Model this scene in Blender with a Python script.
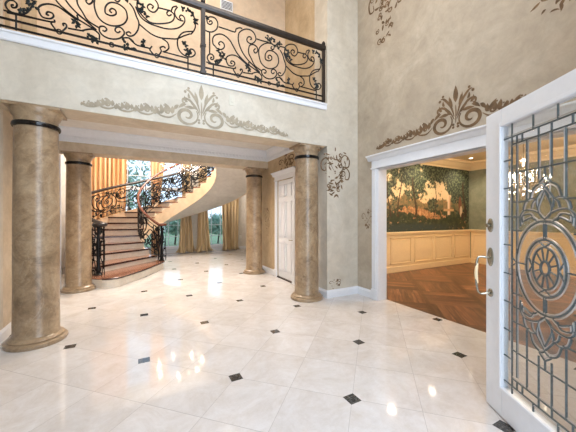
import bpy, bmesh, math, random
from mathutils import Vector, Matrix
from math import sin, cos, pi, radians, sqrt, atan2
for o in list(bpy.data.objects): bpy.data.objects.remove(o)
S = bpy.context.scene
COL = S.collection
random.seed(7)

# ------------------------------------------------------------------ camera
cam_d = bpy.data.cameras.new('camera'); cam = bpy.data.objects.new('camera', cam_d); COL.objects.link(cam)
cam.location = (0, 0, 1.6); cam.rotation_euler = (pi/2, 0, -0.489)
cam_d.lens = 17.5; cam_d.sensor_width = 36; cam_d.shift_y = 0.0017; cam_d.clip_start = 0.02
S.camera = cam

# ------------------------------------------------------------------ world, lights, exposure
S.view_settings.view_transform = 'Standard'; S.view_settings.look = 'None'
S.view_settings.gamma = 1; S.view_settings.use_curve_mapping = False
S.view_settings.exposure = 0.06
W = bpy.data.worlds.new('world'); S.world = W; W.use_nodes = True
wn = W.node_tree.nodes; wl = W.node_tree.links; wn.clear()
wo = wn.new('ShaderNodeOutputWorld'); wb = wn.new('ShaderNodeBackground'); wl.new(wb.outputs[0], wo.inputs[0])
wt = wn.new('ShaderNodeTexCoord'); ws = wn.new('ShaderNodeSeparateXYZ'); wr = wn.new('ShaderNodeValToRGB')
wl.new(wt.outputs['Generated'], ws.inputs[0]); wl.new(ws.outputs[2], wr.inputs[0]); wl.new(wr.outputs[0], wb.inputs[0])
wr.color_ramp.elements[0].color = (0.66, 0.83, 1.0, 1); wr.color_ramp.elements[1].color = (0.45, 0.66, 1.0, 1)
wb.inputs[1].default_value = 1.8

def area(name, loc, rot, sx, sy, power, color, portal=False):
    d = bpy.data.lights.new(name, 'AREA'); d.shape = 'RECTANGLE'; d.size = sx; d.size_y = sy
    d.energy = power; d.color = color
    o = bpy.data.objects.new(name, d); COL.objects.link(o); o.location = loc; o.rotation_euler = rot
    if portal: d.cycles.is_portal = True
    return o
def point(name, loc, power, color, r=0.1):
    d = bpy.data.lights.new(name, 'POINT'); d.energy = power; d.color = color; d.shadow_soft_size = r
    o = bpy.data.objects.new(name, d); COL.objects.link(o); o.location = loc
    return o
DAY = (0.74, 0.86, 1.0); WARM = (1.0, 0.79, 0.57); SOFT = (1.0, 0.84, 0.68)
# daylight: through the open entrance, an added window above it and the tall windows of the stair hall
area('entrance_daylight', (1.0, -0.9, 1.5), (pi/2, 0, 0), 2.6, 2.6, 120, DAY)
area('added_upper_daylight', (1.0, 0.1, 4.9), (pi/2-0.35, 0, 0), 2.6, 2.4, 190, DAY)  # added daylight source outside the unseen upper opening
for k, (wx, ww) in enumerate(((-0.2, 1.4), (1.35, 1.2), (3.25, 1.3))):
    area('stair_window_daylight', (wx, 13.85, 2.9), (pi/2, 0, pi), ww, 5.4, 1, DAY, True)
# added fill lamps without fixtures for the foyer, stair hall and upstairs
area('foyer_fill_light', (1.6, 2.4, 7.1), (0, 0, 0), 2.0, 2.0, 110, (1, 0.96, 0.92))  # unseen soft panel added to brighten the foyer
area('stair_hall_fill_light', (1.3, 10.6, 6.9), (0, 0, 0), 2.5, 2.5, 680, (1.0, 0.90, 0.80))  # unseen panel added overhead, stands in for most of the chandelier's light
point('upstairs_fill_light', (0.6, 5.4, 6.6), 44, (1.0, 0.86, 0.72), 0.25)  # added warm fill for the upper walls, no fixture here
point('upstairs_fill_light', (-1.2, 5.4, 6.6), 38, (1.0, 0.84, 0.70), 0.25)

# ------------------------------------------------------------------ materials
def lin(c):
    return tuple(((v/255)/12.92 if v/255 <= 0.04045 else ((v/255+0.055)/1.055)**2.4) for v in c) + (1,)
def newmat(name):
    m = bpy.data.materials.new(name); m.use_nodes = True
    nt = m.node_tree; b = nt.nodes['Principled BSDF']
    return m, nt, b
def N(nt, t, **kw):
    n = nt.nodes.new(t)
    for k, v in kw.items(): setattr(n, k, v)
    return n
def ramp(nt, fac, stops):
    r = N(nt, 'ShaderNodeValToRGB'); nt.links.new(fac, r.inputs[0])
    e = r.color_ramp.elements
    while len(e) < len(stops): e.new(0.5)
    for i, (p, c) in enumerate(stops): e[i].position = p; e[i].color = c
    return r.outputs[0]
def noise(nt, vec, scale, detail=5, rough=0.6, dist=0.0):
    n = N(nt, 'ShaderNodeTexNoise'); n.inputs['Scale'].default_value = scale
    n.inputs['Detail'].default_value = detail; n.inputs['Roughness'].default_value = rough; n.inputs['Distortion'].default_value = dist
    if vec is not None: nt.links.new(vec, n.inputs['Vector'])
    return n.outputs['Fac']
def pos(nt): return N(nt, 'ShaderNodeNewGeometry').outputs['Position']
def objco(nt): return N(nt, 'ShaderNodeTexCoord').outputs['Object']
def mixc(nt, fac, a, b, mode='MIX'):
    m = N(nt, 'ShaderNodeMix', data_type='RGBA', blend_type=mode)
    for v, i in ((fac, 0), (a, 6), (b, 7)):
        if hasattr(v, 'is_output'): nt.links.new(v, m.inputs[i])
        else: m.inputs[i].default_value = v
    return m.outputs[2]
def math_(nt, op, a, b=None, c=None):
    m = N(nt, 'ShaderNodeMath', operation=op)
    for i, v in enumerate((a, b, c)):
        if v is None: continue
        if hasattr(v, 'is_output'): nt.links.new(v, m.inputs[i])
        else: m.inputs[i].default_value = v
    return m.outputs[0]
def bump(nt, b, h, strength=0.2, dist=0.01):
    n = N(nt, 'ShaderNodeBump'); n.inputs['Strength'].default_value = strength; n.inputs['Distance'].default_value = dist
    nt.links.new(h, n.inputs['Height']); nt.links.new(n.outputs[0], b.inputs['Normal'])
def plain(name, c, rough=0.5, metal=0.0, spec=0.5, var=0.0, scale=20):
    m, nt, b = newmat(name)
    b.inputs['Roughness'].default_value = rough; b.inputs['Metallic'].default_value = metal
    b.inputs['Specular IOR Level'].default_value = spec
    f = noise(nt, objco(nt), scale, 3)
    c = lin(c)
    lo = tuple(v*(1-var) for v in c[:3])+(1,); hi = tuple(min(1, v*(1+var)) for v in c[:3])+(1,)
    nt.links.new(ramp(nt, f, [(0.3, lo), (0.7, hi)]), b.inputs['Base Color'])
    return m
def plaster(name, a, b_, c, scale=1.3, rough=0.7, bmp=0.15):
    m, nt, b = newmat(name); p = pos(nt)
    f = noise(nt, p, scale, 8, 0.65, 0.8); g = noise(nt, p, scale*6, 6, 0.7, 0.5)
    col = ramp(nt, f, [(0.3, lin(a)), (0.5, lin(b_)), (0.72, lin(c))])
    sh = ramp(nt, g, [(0.3, (0.88, 0.88, 0.88, 1)), (0.7, (1.06, 1.06, 1.06, 1))])
    nt.links.new(mixc(nt, 1.0, col, sh, 'MULTIPLY'), b.inputs['Base Color'])
    b.inputs['Roughness'].default_value = rough
    bump(nt, b, g, bmp, 0.01)
    return m
M = {}
M['plaster_grey'] = plaster('plaster_grey', (164, 151, 132), (177, 164, 145), (189, 178, 160))
M['plaster_pale'] = plaster('plaster_pale', (188, 178, 161), (201, 192, 176), (211, 204, 190), 1.0)
M['plaster_tan'] = plaster('plaster_tan', (172, 150, 118), (188, 165, 132), (200, 180, 150), 1.6)
M['plaster_beam'] = plaster('plaster_beam', (186, 168, 142), (200, 184, 160), (214, 200, 180), 1.8)
M['plaster_peach'] = plaster('plaster_peach', (210, 184, 156), (220, 196, 168), (226, 206, 182), 1.0)
M['plaster_white'] = plaster('plaster_white', (206, 200, 190), (216, 211, 202), (224, 220, 212), 1.0)
M['stair_lamplit_cream'] = plaster('stair_lamplit_cream', (216, 188, 154), (224, 198, 166), (230, 208, 180), 1.0, 0.5, 0.05)  # warm chandelier light mixed into the stringer colour; the soffit stays white
M['ceiling'] = plaster('ceiling_paint', (214, 206, 194), (224, 217, 206), (230, 225, 216), 0.8, 0.35, 0.05)
M['dining_green'] = plaster('dining_green', (112, 118, 98), (128, 132, 112), (144, 146, 126), 3.0)
M['white'] = plain('white_trim_paint', (226, 228, 232), 0.35, var=0.02)
M['cream'] = plain('cream_trim_paint', (232, 208, 166), 0.4, var=0.03)
M['iron'] = plain('black_wrought_iron', (26, 25, 25), 0.4, 0.6, var=0.2)
M['leafiron'] = plain('dark_iron_leaf', (34, 40, 40), 0.35, 0.7, var=0.4, scale=60)
M['bronze'] = plain('brown_handrail', (50, 43, 39), 0.35, 0.4, var=0.25, scale=12)
M['mahogany'] = plain('mahogany_handrail', (110, 62, 44), 0.25, 0.0, var=0.3, scale=14)
M['lead'] = plain('lead_came', (92, 102, 104), 0.35, 0.6, var=0.3, scale=50)
M['nickel'] = plain('brushed_nickel', (168, 162, 146), 0.26, 1.0, var=0.1)
M['tread'] = plain('dark_tread_wood', (142, 98, 76), 0.15, var=0.3, scale=9)
M['nosing'] = plain('dark_nosing_wood', (58, 32, 24), 0.25, var=0.2, scale=9)
M['riser'] = plaster('riser_cream', (222, 208, 188), (230, 218, 200), (236, 226, 212), 2.0, 0.4, 0.05)
M['stencil_brown'] = plain('stencil_brown', (108, 84, 58), 0.8, var=0.35, scale=9)
M['stencil_pale'] = plain('stencil_pale', (158, 146, 126), 0.8, var=0.2, scale=9)
M['black_gloss'] = plain('black_band', (20, 18, 18), 0.15, 0.2)
M['threshold'] = plain('dark_threshold', (52, 34, 26), 0.4)
M['plate_tan'] = plain('painted_plate', (204, 198, 182), 0.5)
M['plastic'] = plain('white_plastic', (232, 230, 224), 0.4)
M['trunk'] = plain('bark', (74, 62, 50), 0.9, var=0.3)

def column_mat():
    m, nt, b = newmat('column_faux_marble'); p = objco(nt)
    f = noise(nt, p, 2.2, 9, 0.68, 1.6); g = noise(nt, p, 9, 7, 0.75, 1.2)
    col = ramp(nt, f, [(0.28, lin((114, 92, 68))), (0.46, lin((150, 126, 98))), (0.62, lin((170, 147, 118))), (0.78, lin((136, 106, 76)))])
    v = N(nt, 'ShaderNodeTexNoise'); v.inputs['Scale'].default_value = 1.7; v.inputs['Detail'].default_value = 6; v.inputs['Distortion'].default_value = 2.2
    nt.links.new(p, v.inputs['Vector'])
    vein = math_(nt, 'ABSOLUTE', math_(nt, 'SUBTRACT', v.outputs['Fac'], 0.5))
    vf = ramp(nt, vein, [(0.0, (1, 1, 1, 1)), (0.018, (0, 0, 0, 1))])
    col = mixc(nt, math_(nt, 'MULTIPLY', vf, 0.12), col, lin((214, 204, 184)))
    sh = ramp(nt, g, [(0.32, (0.72, 0.71, 0.70, 1)), (0.68, (1.16, 1.16, 1.16, 1))])
    nt.links.new(mixc(nt, 1.0, col, sh, 'MULTIPLY'), b.inputs['Base Color'])
    b.inputs['Roughness'].default_value = 0.28
    bump(nt, b, g, 0.12, 0.01)
    return m
M['column'] = column_mat()

def tile_mat():
    m, nt, b = newmat('polished_marble_tiles'); p = pos(nt)
    s = N(nt, 'ShaderNodeSeparateXYZ'); nt.links.new(p, s.inputs[0]); x, y = s.outputs[0], s.outputs[1]
    LU, LV = 1.655, 1.605
    a = math_(nt, 'DIVIDE', math_(nt, 'SUBTRACT', math_(nt, 'ADD', x, y), 3.565), LU)
    c = math_(nt, 'DIVIDE', math_(nt, 'ADD', math_(nt, 'SUBTRACT', x, y), 0.255), LV)
    def near(v):   # signed distance to the nearest integer
        return math_(nt, 'SUBTRACT', v, math_(nt, 'ROUND', v))
    a2, c2 = math_(nt, 'MULTIPLY', a, 2), math_(nt, 'MULTIPLY', c, 2)
    ga = math_(nt, 'LESS_THAN', math_(nt, 'ABSOLUTE', near(a2)), 0.0042)
    gc = math_(nt, 'LESS_THAN', math_(nt, 'ABSOLUTE', near(c2)), 0.0032)
    grout = math_(nt, 'MAXIMUM', ga, gc)
    da = math_(nt, 'MULTIPLY', near(a), LU/2); dc = math_(nt, 'MULTIPLY', near(c), LV/2)
    dx = math_(nt, 'ABSOLUTE', math_(nt, 'ADD', da, dc)); dy = math_(nt, 'ABSOLUTE', math_(nt, 'SUBTRACT', da, dc))
    dot = math_(nt, 'LESS_THAN', math_(nt, 'MAXIMUM', dx, dy), 0.058)
    cell = N(nt, 'ShaderNodeCombineXYZ'); nt.links.new(math_(nt, 'FLOOR', a2), cell.inputs[0]); nt.links.new(math_(nt, 'FLOOR', c2), cell.inputs[1])
    wnz = N(nt, 'ShaderNodeTexWhiteNoise', noise_dimensions='3D'); nt.links.new(cell.outputs[0], wnz.inputs['Vector'])
    off = N(nt, 'ShaderNodeVectorMath', operation='MULTIPLY_ADD')
    nt.links.new(wnz.outputs['Color'], off.inputs[0]); off.inputs[1].default_value = (9, 9, 9); nt.links.new(p, off.inputs[2])
    f = noise(nt, off.outputs[0], 2.6, 10, 0.78, 0.7); g = noise(nt, off.outputs[0], 16, 8, 0.8, 0.6)
    col = ramp(nt, f, [(0.3, lin((195, 188, 182))), (0.5, lin((207, 203, 201))), (0.7, lin((217, 216, 217)))])
    sh = ramp(nt, g, [(0.3, (0.93, 0.92, 0.90, 1)), (0.7, (1.03, 1.03, 1.03, 1))])
    col = mixc(nt, 1.0, col, sh, 'MULTIPLY')
    tv = ramp(nt, wnz.outputs['Value'], [(0.0, (0.955, 0.95, 0.945, 1)), (1.0, (1.03, 1.03, 1.03, 1))])
    col = mixc(nt, 1.0, col, tv, 'MULTIPLY')
    col = mixc(nt, math_(nt, 'MULTIPLY', grout, 0.8), col, lin((160, 156, 152)))
    dcol = ramp(nt, noise(nt, p, 55, 4, 0.7), [(0.45, lin((34, 32, 32))), (0.75, lin((120, 118, 114)))])
    col = mixc(nt, dot, col, dcol)
    nt.links.new(col, b.inputs['Base Color'])
    b.inputs['Roughness'].default_value = 0.07; b.inputs['IOR'].default_value = 1.55
    bump(nt, b, noise(nt, p, 3, 2), 0.012, 0.02)
    return m
M['tile'] = tile_mat()

def parquet_mat():
    m, nt, b = newmat('dark_parquet_wood'); p = pos(nt)
    r = N(nt, 'ShaderNodeMapping'); r.inputs['Rotation'].default_value = (0, 0, pi/4); nt.links.new(p, r.inputs[0])
    s = N(nt, 'ShaderNodeSeparateXYZ'); nt.links.new(r.outputs[0], s.inputs[0]); x, y = s.outputs[0], s.outputs[1]
    Lx = 0.95
    ck = math_(nt, 'MODULO', math_(nt, 'ABSOLUTE', math_(nt, 'ADD', math_(nt, 'FLOOR', math_(nt, 'DIVIDE', x, Lx)), math_(nt, 'FLOOR', math_(nt, 'DIVIDE', y, Lx)))), 2)
    def mx(f, a, c): return math_(nt, 'ADD', math_(nt, 'MULTIPLY', a, math_(nt, 'SUBTRACT', 1, f)), math_(nt, 'MULTIPLY', c, f))
    u = mx(ck, x, y); v = mx(ck, y, x)
    pl = math_(nt, 'DIVIDE', u, Lx/7)
    cell = N(nt, 'ShaderNodeCombineXYZ'); nt.links.new(math_(nt, 'FLOOR', pl), cell.inputs[0]); nt.links.new(math_(nt, 'FLOOR', math_(nt, 'DIVIDE', v, Lx)), cell.inputs[1]); nt.links.new(ck, cell.inputs[2])
    wnz = N(nt, 'ShaderNodeTexWhiteNoise', noise_dimensions='3D'); nt.links.new(cell.outputs[0], wnz.inputs['Vector'])
    gv = N(nt, 'ShaderNodeCombineXYZ'); nt.links.new(math_(nt, 'MULTIPLY', u, 16), gv.inputs[0]); nt.links.new(math_(nt, 'MULTIPLY', v, 1.6), gv.inputs[1]); nt.links.new(math_(nt, 'MULTIPLY', wnz.outputs['Value'], 20), gv.inputs[2])
    g = noise(nt, gv.outputs[0], 1.0, 6, 0.65, 0.8)
    col = ramp(nt, g, [(0.3, lin((70, 42, 28))), (0.55, lin((118, 78, 54))), (0.8, lin((170, 126, 92)))])
    tv = ramp(nt, wnz.outputs['Value'], [(0, (0.42, 0.42, 0.44, 1)), (1, (1.25, 1.2, 1.15, 1))])
    col = mixc(nt, 1.0, col, tv, 'MULTIPLY')
    big = math_(nt, 'LESS_THAN', math_(nt, 'MULTIPLY', math_(nt, 'ABSOLUTE', math_(nt, 'SUBTRACT', math_(nt, 'DIVIDE', x, Lx), math_(nt, 'ROUND', math_(nt, 'DIVIDE', x, Lx)))), 1), 0.06)
    col = mixc(nt, math_(nt, 'MULTIPLY', big, 0.5), col, lin((60, 34, 20)))
    gap = math_(nt, 'LESS_THAN', math_(nt, 'ABSOLUTE', math_(nt, 'SUBTRACT', pl, math_(nt, 'ROUND', pl))), 0.035)
    col = mixc(nt, math_(nt, 'MULTIPLY', gap, 0.7), col, lin((44, 26, 16)))
    nt.links.new(col, b.inputs['Base Color']); b.inputs['Roughness'].default_value = 0.3; b.inputs['Specular IOR Level'].default_value = 0.35
    return m
M['parquet'] = parquet_mat()

def curtain_mat(name, a, b_, c):
    m, nt, b = newmat(name)
    s = N(nt, 'ShaderNodeSeparateXYZ'); nt.links.new(objco(nt), s.inputs[0])
    cb = N(nt, 'ShaderNodeCombineXYZ'); nt.links.new(math_(nt, 'MULTIPLY', s.outputs[0], 9), cb.inputs[0]); nt.links.new(math_(nt, 'MULTIPLY', s.outputs[2], 0.25), cb.inputs[2])
    f = noise(nt, cb.outputs[0], 1.5, 4, 0.6)
    nt.links.new(ramp(nt, f, [(0.3, lin(a)), (0.5, lin(b_)), (0.7, lin(c))]), b.inputs['Base Color'])
    b.inputs['Roughness'].default_value = 0.55; b.inputs['Sheen Weight'].default_value = 0.3
    return m
M['curtain_orange'] = curtain_mat('orange_silk', (200, 138, 80), (226, 178, 122), (242, 216, 178))
M['curtain_gold'] = curtain_mat('gold_silk', (140, 110, 72), (208, 182, 138), (242, 226, 190))  # wide tone range paints fold highlights into the cloth as streaks

def glass_mat(name, tint=(0.97, 0.99, 1.0), refl=0.12, rough=0.0, bumpy=0.0):
    m = bpy.data.materials.new(name); m.use_nodes = True; nt = m.node_tree; nt.nodes.clear()
    o = N(nt, 'ShaderNodeOutputMaterial'); mx = N(nt, 'ShaderNodeMixShader'); t = N(nt, 'ShaderNodeBsdfTransparent'); g = N(nt, 'ShaderNodeBsdfGlossy')
    fr = N(nt, 'ShaderNodeLayerWeight'); fr.inputs[0].default_value = 0.5; fp = math_(nt, 'MULTIPLY', math_(nt, 'POWER', fr.outputs['Facing'], 4.0), 0.6)
    t.inputs[0].default_value = tint + (1,); g.inputs['Roughness'].default_value = rough
    f = math_(nt, 'ADD', fp, refl)
    nt.links.new(f, mx.inputs[0]); nt.links.new(t.outputs[0], mx.inputs[1]); nt.links.new(g.outputs[0], mx.inputs[2]); nt.links.new(mx.outputs[0], o.inputs[0])
    if bumpy:
        bp = N(nt, 'ShaderNodeBump'); bp.inputs['Strength'].default_value = bumpy; bp.inputs['Distance'].default_value = 0.01
        nt.links.new(noise(nt, pos(nt), 14, 3), bp.inputs['Height']); nt.links.new(bp.outputs[0], g.inputs['Normal'])
    return m
M['glass'] = glass_mat('window_glass', (0.98, 0.99, 1.0), 0.02)
M['bevel'] = glass_mat('bevelled_glass', (0.96, 0.97, 0.97), 0.07, 0.08, 0.3)
M['bevel_edge'] = glass_mat('bevel_edge', (0.98, 0.99, 1.0), 0.5, 0.3)
M['crystal'] = glass_mat('crystal', (0.98, 0.98, 1.0), 0.35, 0.05, 0.3)
def emit(name, c, s):
    m = bpy.data.materials.new(name); m.use_nodes = True; nt = m.node_tree; nt.nodes.clear()
    o = N(nt, 'ShaderNodeOutputMaterial'); e = N(nt, 'ShaderNodeEmission'); e.inputs[0].default_value = c + (1,); e.inputs[1].default_value = s
    nt.links.new(e.outputs[0], o.inputs[0]); return m
M['bulb'] = emit('lit_bulb', (1.0, 0.82, 0.58), 30)
M['downlight'] = emit('lit_downlight', (1.0, 0.85, 0.65), 14)
def leaf_mat(name, a, b_, c):
    m, nt, b = newmat(name)
    f = noise(nt, pos(nt), 4, 6, 0.8)
    nt.links.new(ramp(nt, f, [(0.35, lin(a)), (0.5, lin(b_)), (0.65, lin(c))]), b.inputs['Base Color']); b.inputs['Roughness'].default_value = 0.7
    return m
M['leaves'] = leaf_mat('tree_leaves', (84, 122, 104), (132, 168, 146), (186, 208, 190))
M['lawn'] = leaf_mat('lawn', (96, 120, 76), (120, 144, 92), (140, 160, 110))
M['paving'] = plain('porch_stone', (150, 146, 140), 0.8, var=0.1, scale=4)

# ------------------------------------------------------------------ mesh helpers
class MB:
    def __init__(s): s.v = []; s.f = []; s.sm = []
    def add(s, vs, fs, smooth=False):
        n = len(s.v); s.v += [tuple(v) for v in vs]; s.f += [tuple(i+n for i in f) for f in fs]; s.sm += [smooth]*len(fs)
    def box(s, x0, x1, y0, y1, z0, z1):
        x0, x1 = min(x0, x1), max(x0, x1); y0, y1 = min(y0, y1), max(y0, y1); z0, z1 = min(z0, z1), max(z0, z1)
        s.add([(x0, y0, z0), (x1, y0, z0), (x1, y1, z0), (x0, y1, z0), (x0, y0, z1), (x1, y0, z1), (x1, y1, z1), (x0, y1, z1)],
              [(3, 2, 1, 0), (4, 5, 6, 7), (0, 1, 5, 4), (1, 2, 6, 5), (2, 3, 7, 6), (3, 0, 4, 7)])
        return s
    def tube(s, pts, r, n=6, closed=False, taper=None, cap=True):
        pts = [Vector(p) for p in pts]; m = len(pts); vs = []; fs = []
        up = Vector((0, 0, 1)); prev = None
        for i, p in enumerate(pts):
            a = pts[(i-1) % m] if (closed or i > 0) else p; b = pts[(i+1) % m] if (closed or i < m-1) else p
            t = (b-a)
            t = t.normalized() if t.length > 1e-9 else Vector((0, 0, 1))
            if prev is None: u = t.orthogonal().normalized()
            else:
                u = prev - t*prev.dot(t); u = u.normalized() if u.length > 1e-6 else t.orthogonal().normalized()
            prev = u; w = t.cross(u)
            rr = r if taper is None else r*taper(i/(m-1))
            for k in range(n):
                an = 2*pi*k/n; vs.append(p + (u*cos(an)+w*sin(an))*rr)
        L = m if closed else m-1
        for i in range(L):
            for k in range(n):
                a = i*n+k; b = i*n+(k+1) % n; c = ((i+1) % m)*n+(k+1) % n; d = ((i+1) % m)*n+k
                fs.append((a, b, c, d))
        if not closed and cap: fs += [tuple(range(n-1, -1, -1)), tuple(range((m-1)*n, m*n))]
        s.add(vs, fs, n > 5); return s
    def lathe(s, c, prof, n=32, cap=True):
        vs = []; fs = []
        for r, z in prof:
            for k in range(n):
                a = 2*pi*k/n; vs.append((c[0]+r*cos(a), c[1]+r*sin(a), c[2]+z))
        for i in range(len(prof)-1):
            for k in range(n):
                fs.append((i*n+k, i*n+(k+1) % n, (i+1)*n+(k+1) % n, (i+1)*n+k))
        if cap: fs += [tuple(range(n-1, -1, -1)), tuple(range((len(prof)-1)*n, len(prof)*n))]
        s.add(vs, fs, True); return s
    def prism(s, poly, d, close=True):   # poly of 3D points, d = extrusion vector
        n = len(poly); d = Vector(d); P = [Vector(p) for p in poly]
        s.add(P + [p+d for p in P], [tuple(range(n-1, -1, -1)), tuple(range(n, 2*n))] + [(i, (i+1) % n, (i+1) % n+n, i+n) for i in range(n)]); return s
    def build(s, name, mat, parent=None, bevel=0, sharp=35):
        me = bpy.data.meshes.new(name); me.from_pydata(s.v, [], s.f)
        for p, sm in zip(me.polygons, s.sm): p.use_smooth = sm
        me.materials.append(mat); me.update()
        bm = bmesh.new(); bm.from_mesh(me); bmesh.ops.recalc_face_normals(bm, faces=bm.faces[:])
        for e in bm.edges:
            if len(e.link_faces) == 2 and e.calc_face_angle(0) > radians(sharp): e.smooth = False
        bm.to_mesh(me); bm.free()
        o = bpy.data.objects.new(name, me); COL.objects.link(o)
        if parent: o.parent = parent; o.matrix_parent_inverse = Matrix.Translation(-Vector(parent.location)) if parent.type == 'EMPTY' and not parent.parent else Matrix.Identity(4)
        if bevel:
            bv = o.modifiers.new('bevel', 'BEVEL'); bv.width = bevel; bv.segments = 2; bv.limit_method = 'ANGLE'
        return o
def struct(o, label=None):
    o['kind'] = 'structure'
    if label: o['label'] = label
    return o
def tag(o, label, cat, group=None, kind=None):
    o['label'] = label; o['category'] = cat
    if group: o['group'] = group
    if kind: o['kind'] = kind
    return o
def empty(name, loc): 
    o = bpy.data.objects.new(name, None); COL.objects.link(o); o.location = loc; o.empty_display_size = 0.1; return o
def box(name, mat, x0, x1, y0, y1, z0, z1, parent=None, bevel=0):
    return MB().box(x0, x1, y0, y1, z0, z1).build(name, mat, parent, bevel)
def smooth_path(P, sub=4, closed=False):
    if len(P) < 3: return list(P)
    out = []; n = len(P); D = len(P[0])
    for i in range(n if closed else n-1):
        if closed: p0, p1, p2, p3 = P[i-1], P[i], P[(i+1) % n], P[(i+2) % n]
        else: p0, p1, p2, p3 = P[max(i-1, 0)], P[i], P[i+1], P[min(i+2, n-1)]
        for k in range(sub):
            t = k/sub
            out.append(tuple(0.5*((2*p1[j])+(-p0[j]+p2[j])*t+(2*p0[j]-5*p1[j]+4*p2[j]-p3[j])*t*t+(-p0[j]+3*p1[j]-3*p2[j]+p3[j])*t**3) for j in range(D)))
    if not closed: out.append(tuple(P[-1]))
    return out

# ------------------------------------------------------------------ structure
def multi(name, mat, boxes, bevel=0, parent=None):
    m = MB()
    for b in boxes: m.box(*b)
    return m.build(name, mat, parent, bevel)
struct(multi('floor', M['tile'], [(-2.4, 4.235, 0.3, 7.9, -0.1, 0), (-2.1, 4.7, 7.9, 13.6, -0.1, 0)]))
struct(box('floor', M['parquet'], 4.235, 10.4, 0.0, 5.8, -0.1, 0.0))
struct(box('trim_1', M['paving'], -6, 8, -6, 0.3, -0.2, -0.02))
# foyer shell
struct(multi('wall_entry', M['plaster_grey'], [(-2.4, -0.25, 0.25, 0.45, 0, 7.2), (2.25, 4.25, 0.25, 0.45, 0, 7.2),
      (-0.25, 2.25, 0.25, 0.45, 2.75, 3.3), (-0.25, 2.25, 0.25, 0.45, 6.0, 7.2)]))
struct(box('wall_left', M['plaster_grey'], -2.5, -2.4, 0.25, 4.5, 0, 7.2))
struct(multi('wall_right', M['plaster_grey'], [(4.05, 4.25, 0.25, 1.1, 0, 7.2), (4.05, 4.25, 3.93, 4.5, 0, 7.2), (4.05, 4.25, 1.1, 3.93, 2.53, 7.2)]))
struct(multi('wall_front', M['plaster_pale'], [(3.27, 4.25, 4.5, 4.95, 0, 7.2), (-2.5, -1.56, 4.5, 4.95, 0, 7.2), (-1.56, 3.27, 4.5, 4.53, 2.99, 3.81)]))
struct(box('wall_front_beam', M['plaster_beam'], -1.56, 3.27, 4.53, 4.97, 2.99, 3.46))
struct(multi('ceiling', M['ceiling'], [(-2.5, 4.25, 0.25, 6.4, 7.2, 7.3)]))
# hall
struct(multi('wall_hall_right', M['plaster_tan'], [(3.27, 3.45, 4.95, 5.86, 0, 3.46), (3.27, 3.45, 6.74, 7.9, 0, 3.46), (3.27, 3.45, 5.86, 6.74, 2.56, 3.46)]))
struct(box('wall_hall_left', M['plaster_beam'], -1.76, -1.56, 4.95, 7.9, 0, 3.46))
struct(box('wall_back_beam', M['plaster_beam'], -1.56, 3.27, 7.36, 7.82, 2.99, 3.46))
struct(box('ceiling_hall', M['ceiling'], -1.76, 3.45, 4.53, 7.9, 3.46, 3.81))
# upstairs walls seen over the balcony
struct(box('wall_upstairs_back', M['plaster_peach'], -2.5, 3.27, 6.3, 6.4, 3.86, 7.2))
struct(box('wall_upstairs_right', M['plaster_tan'], 3.27, 3.4, 4.95, 6.4, 3.86, 7.2))
struct(box('wall_upstairs_left', M['plaster_tan'], -2.6, -2.5, 4.95, 6.4, 3.86, 7.2))
# stair hall
WIN = ((-0.9, 0.55), (0.75, 1.95), (2.6, 3.9))
wb_ = [(-2.1, WIN[0][0]), (WIN[0][1], WIN[1][0]), (WIN[1][1], WIN[2][0]), (WIN[2][1], 4.7)]
struct(multi('wall_stair_back', M['plaster_white'], [(a, b, 13.4, 13.6, 0, 7) for a, b in wb_] + [(a, b, 13.4, 13.6, 5.6, 7) for a, b in WIN] + [(a, b, 13.4, 13.6, 0, 0.22) for a, b in WIN]))
struct(box('wall_stair_left', M['plaster_white'], -2.2, -2.1, 7.9, 13.6, 0, 7))
struct(box('wall_stair_right', M['plaster_white'], 4.7, 4.8, 7.9, 13.6, 0, 7))
struct(multi('wall_stair_front', M['plaster_white'], [(-2.1, -1.76, 7.9, 8.0, 0, 7), (3.45, 4.7, 7.9, 8.0, 0, 3.86), (-1.76, 2.5, 7.82, 7.92, 3.46, 7), (4.2, 4.7, 7.82, 7.92, 3.86, 7), (2.5, 4.2, 7.82, 7.92, 6.4, 7)]))
struct(box('ceiling_stair', M['ceiling'], -2.2, 4.8, 7.82, 13.6, 7.0, 7.1))
# dining room
struct(multi('wall_dining_back', M['dining_green'], [(4.25, 10.4, 5.7, 5.8, 0, 3.5)]))
struct(box('wall_dining_right', M['dining_green'], 10.3, 10.4, 0.1, 5.7, 0, 3.5))
struct(box('wall_dining_front', M['dining_green'], 4.25, 10.4, 0.0, 0.1, 0, 3.5))
struct(box('ceiling_dining', M['cream'], 4.25, 10.4, 0.0, 5.8, 3.5, 3.6))

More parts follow.
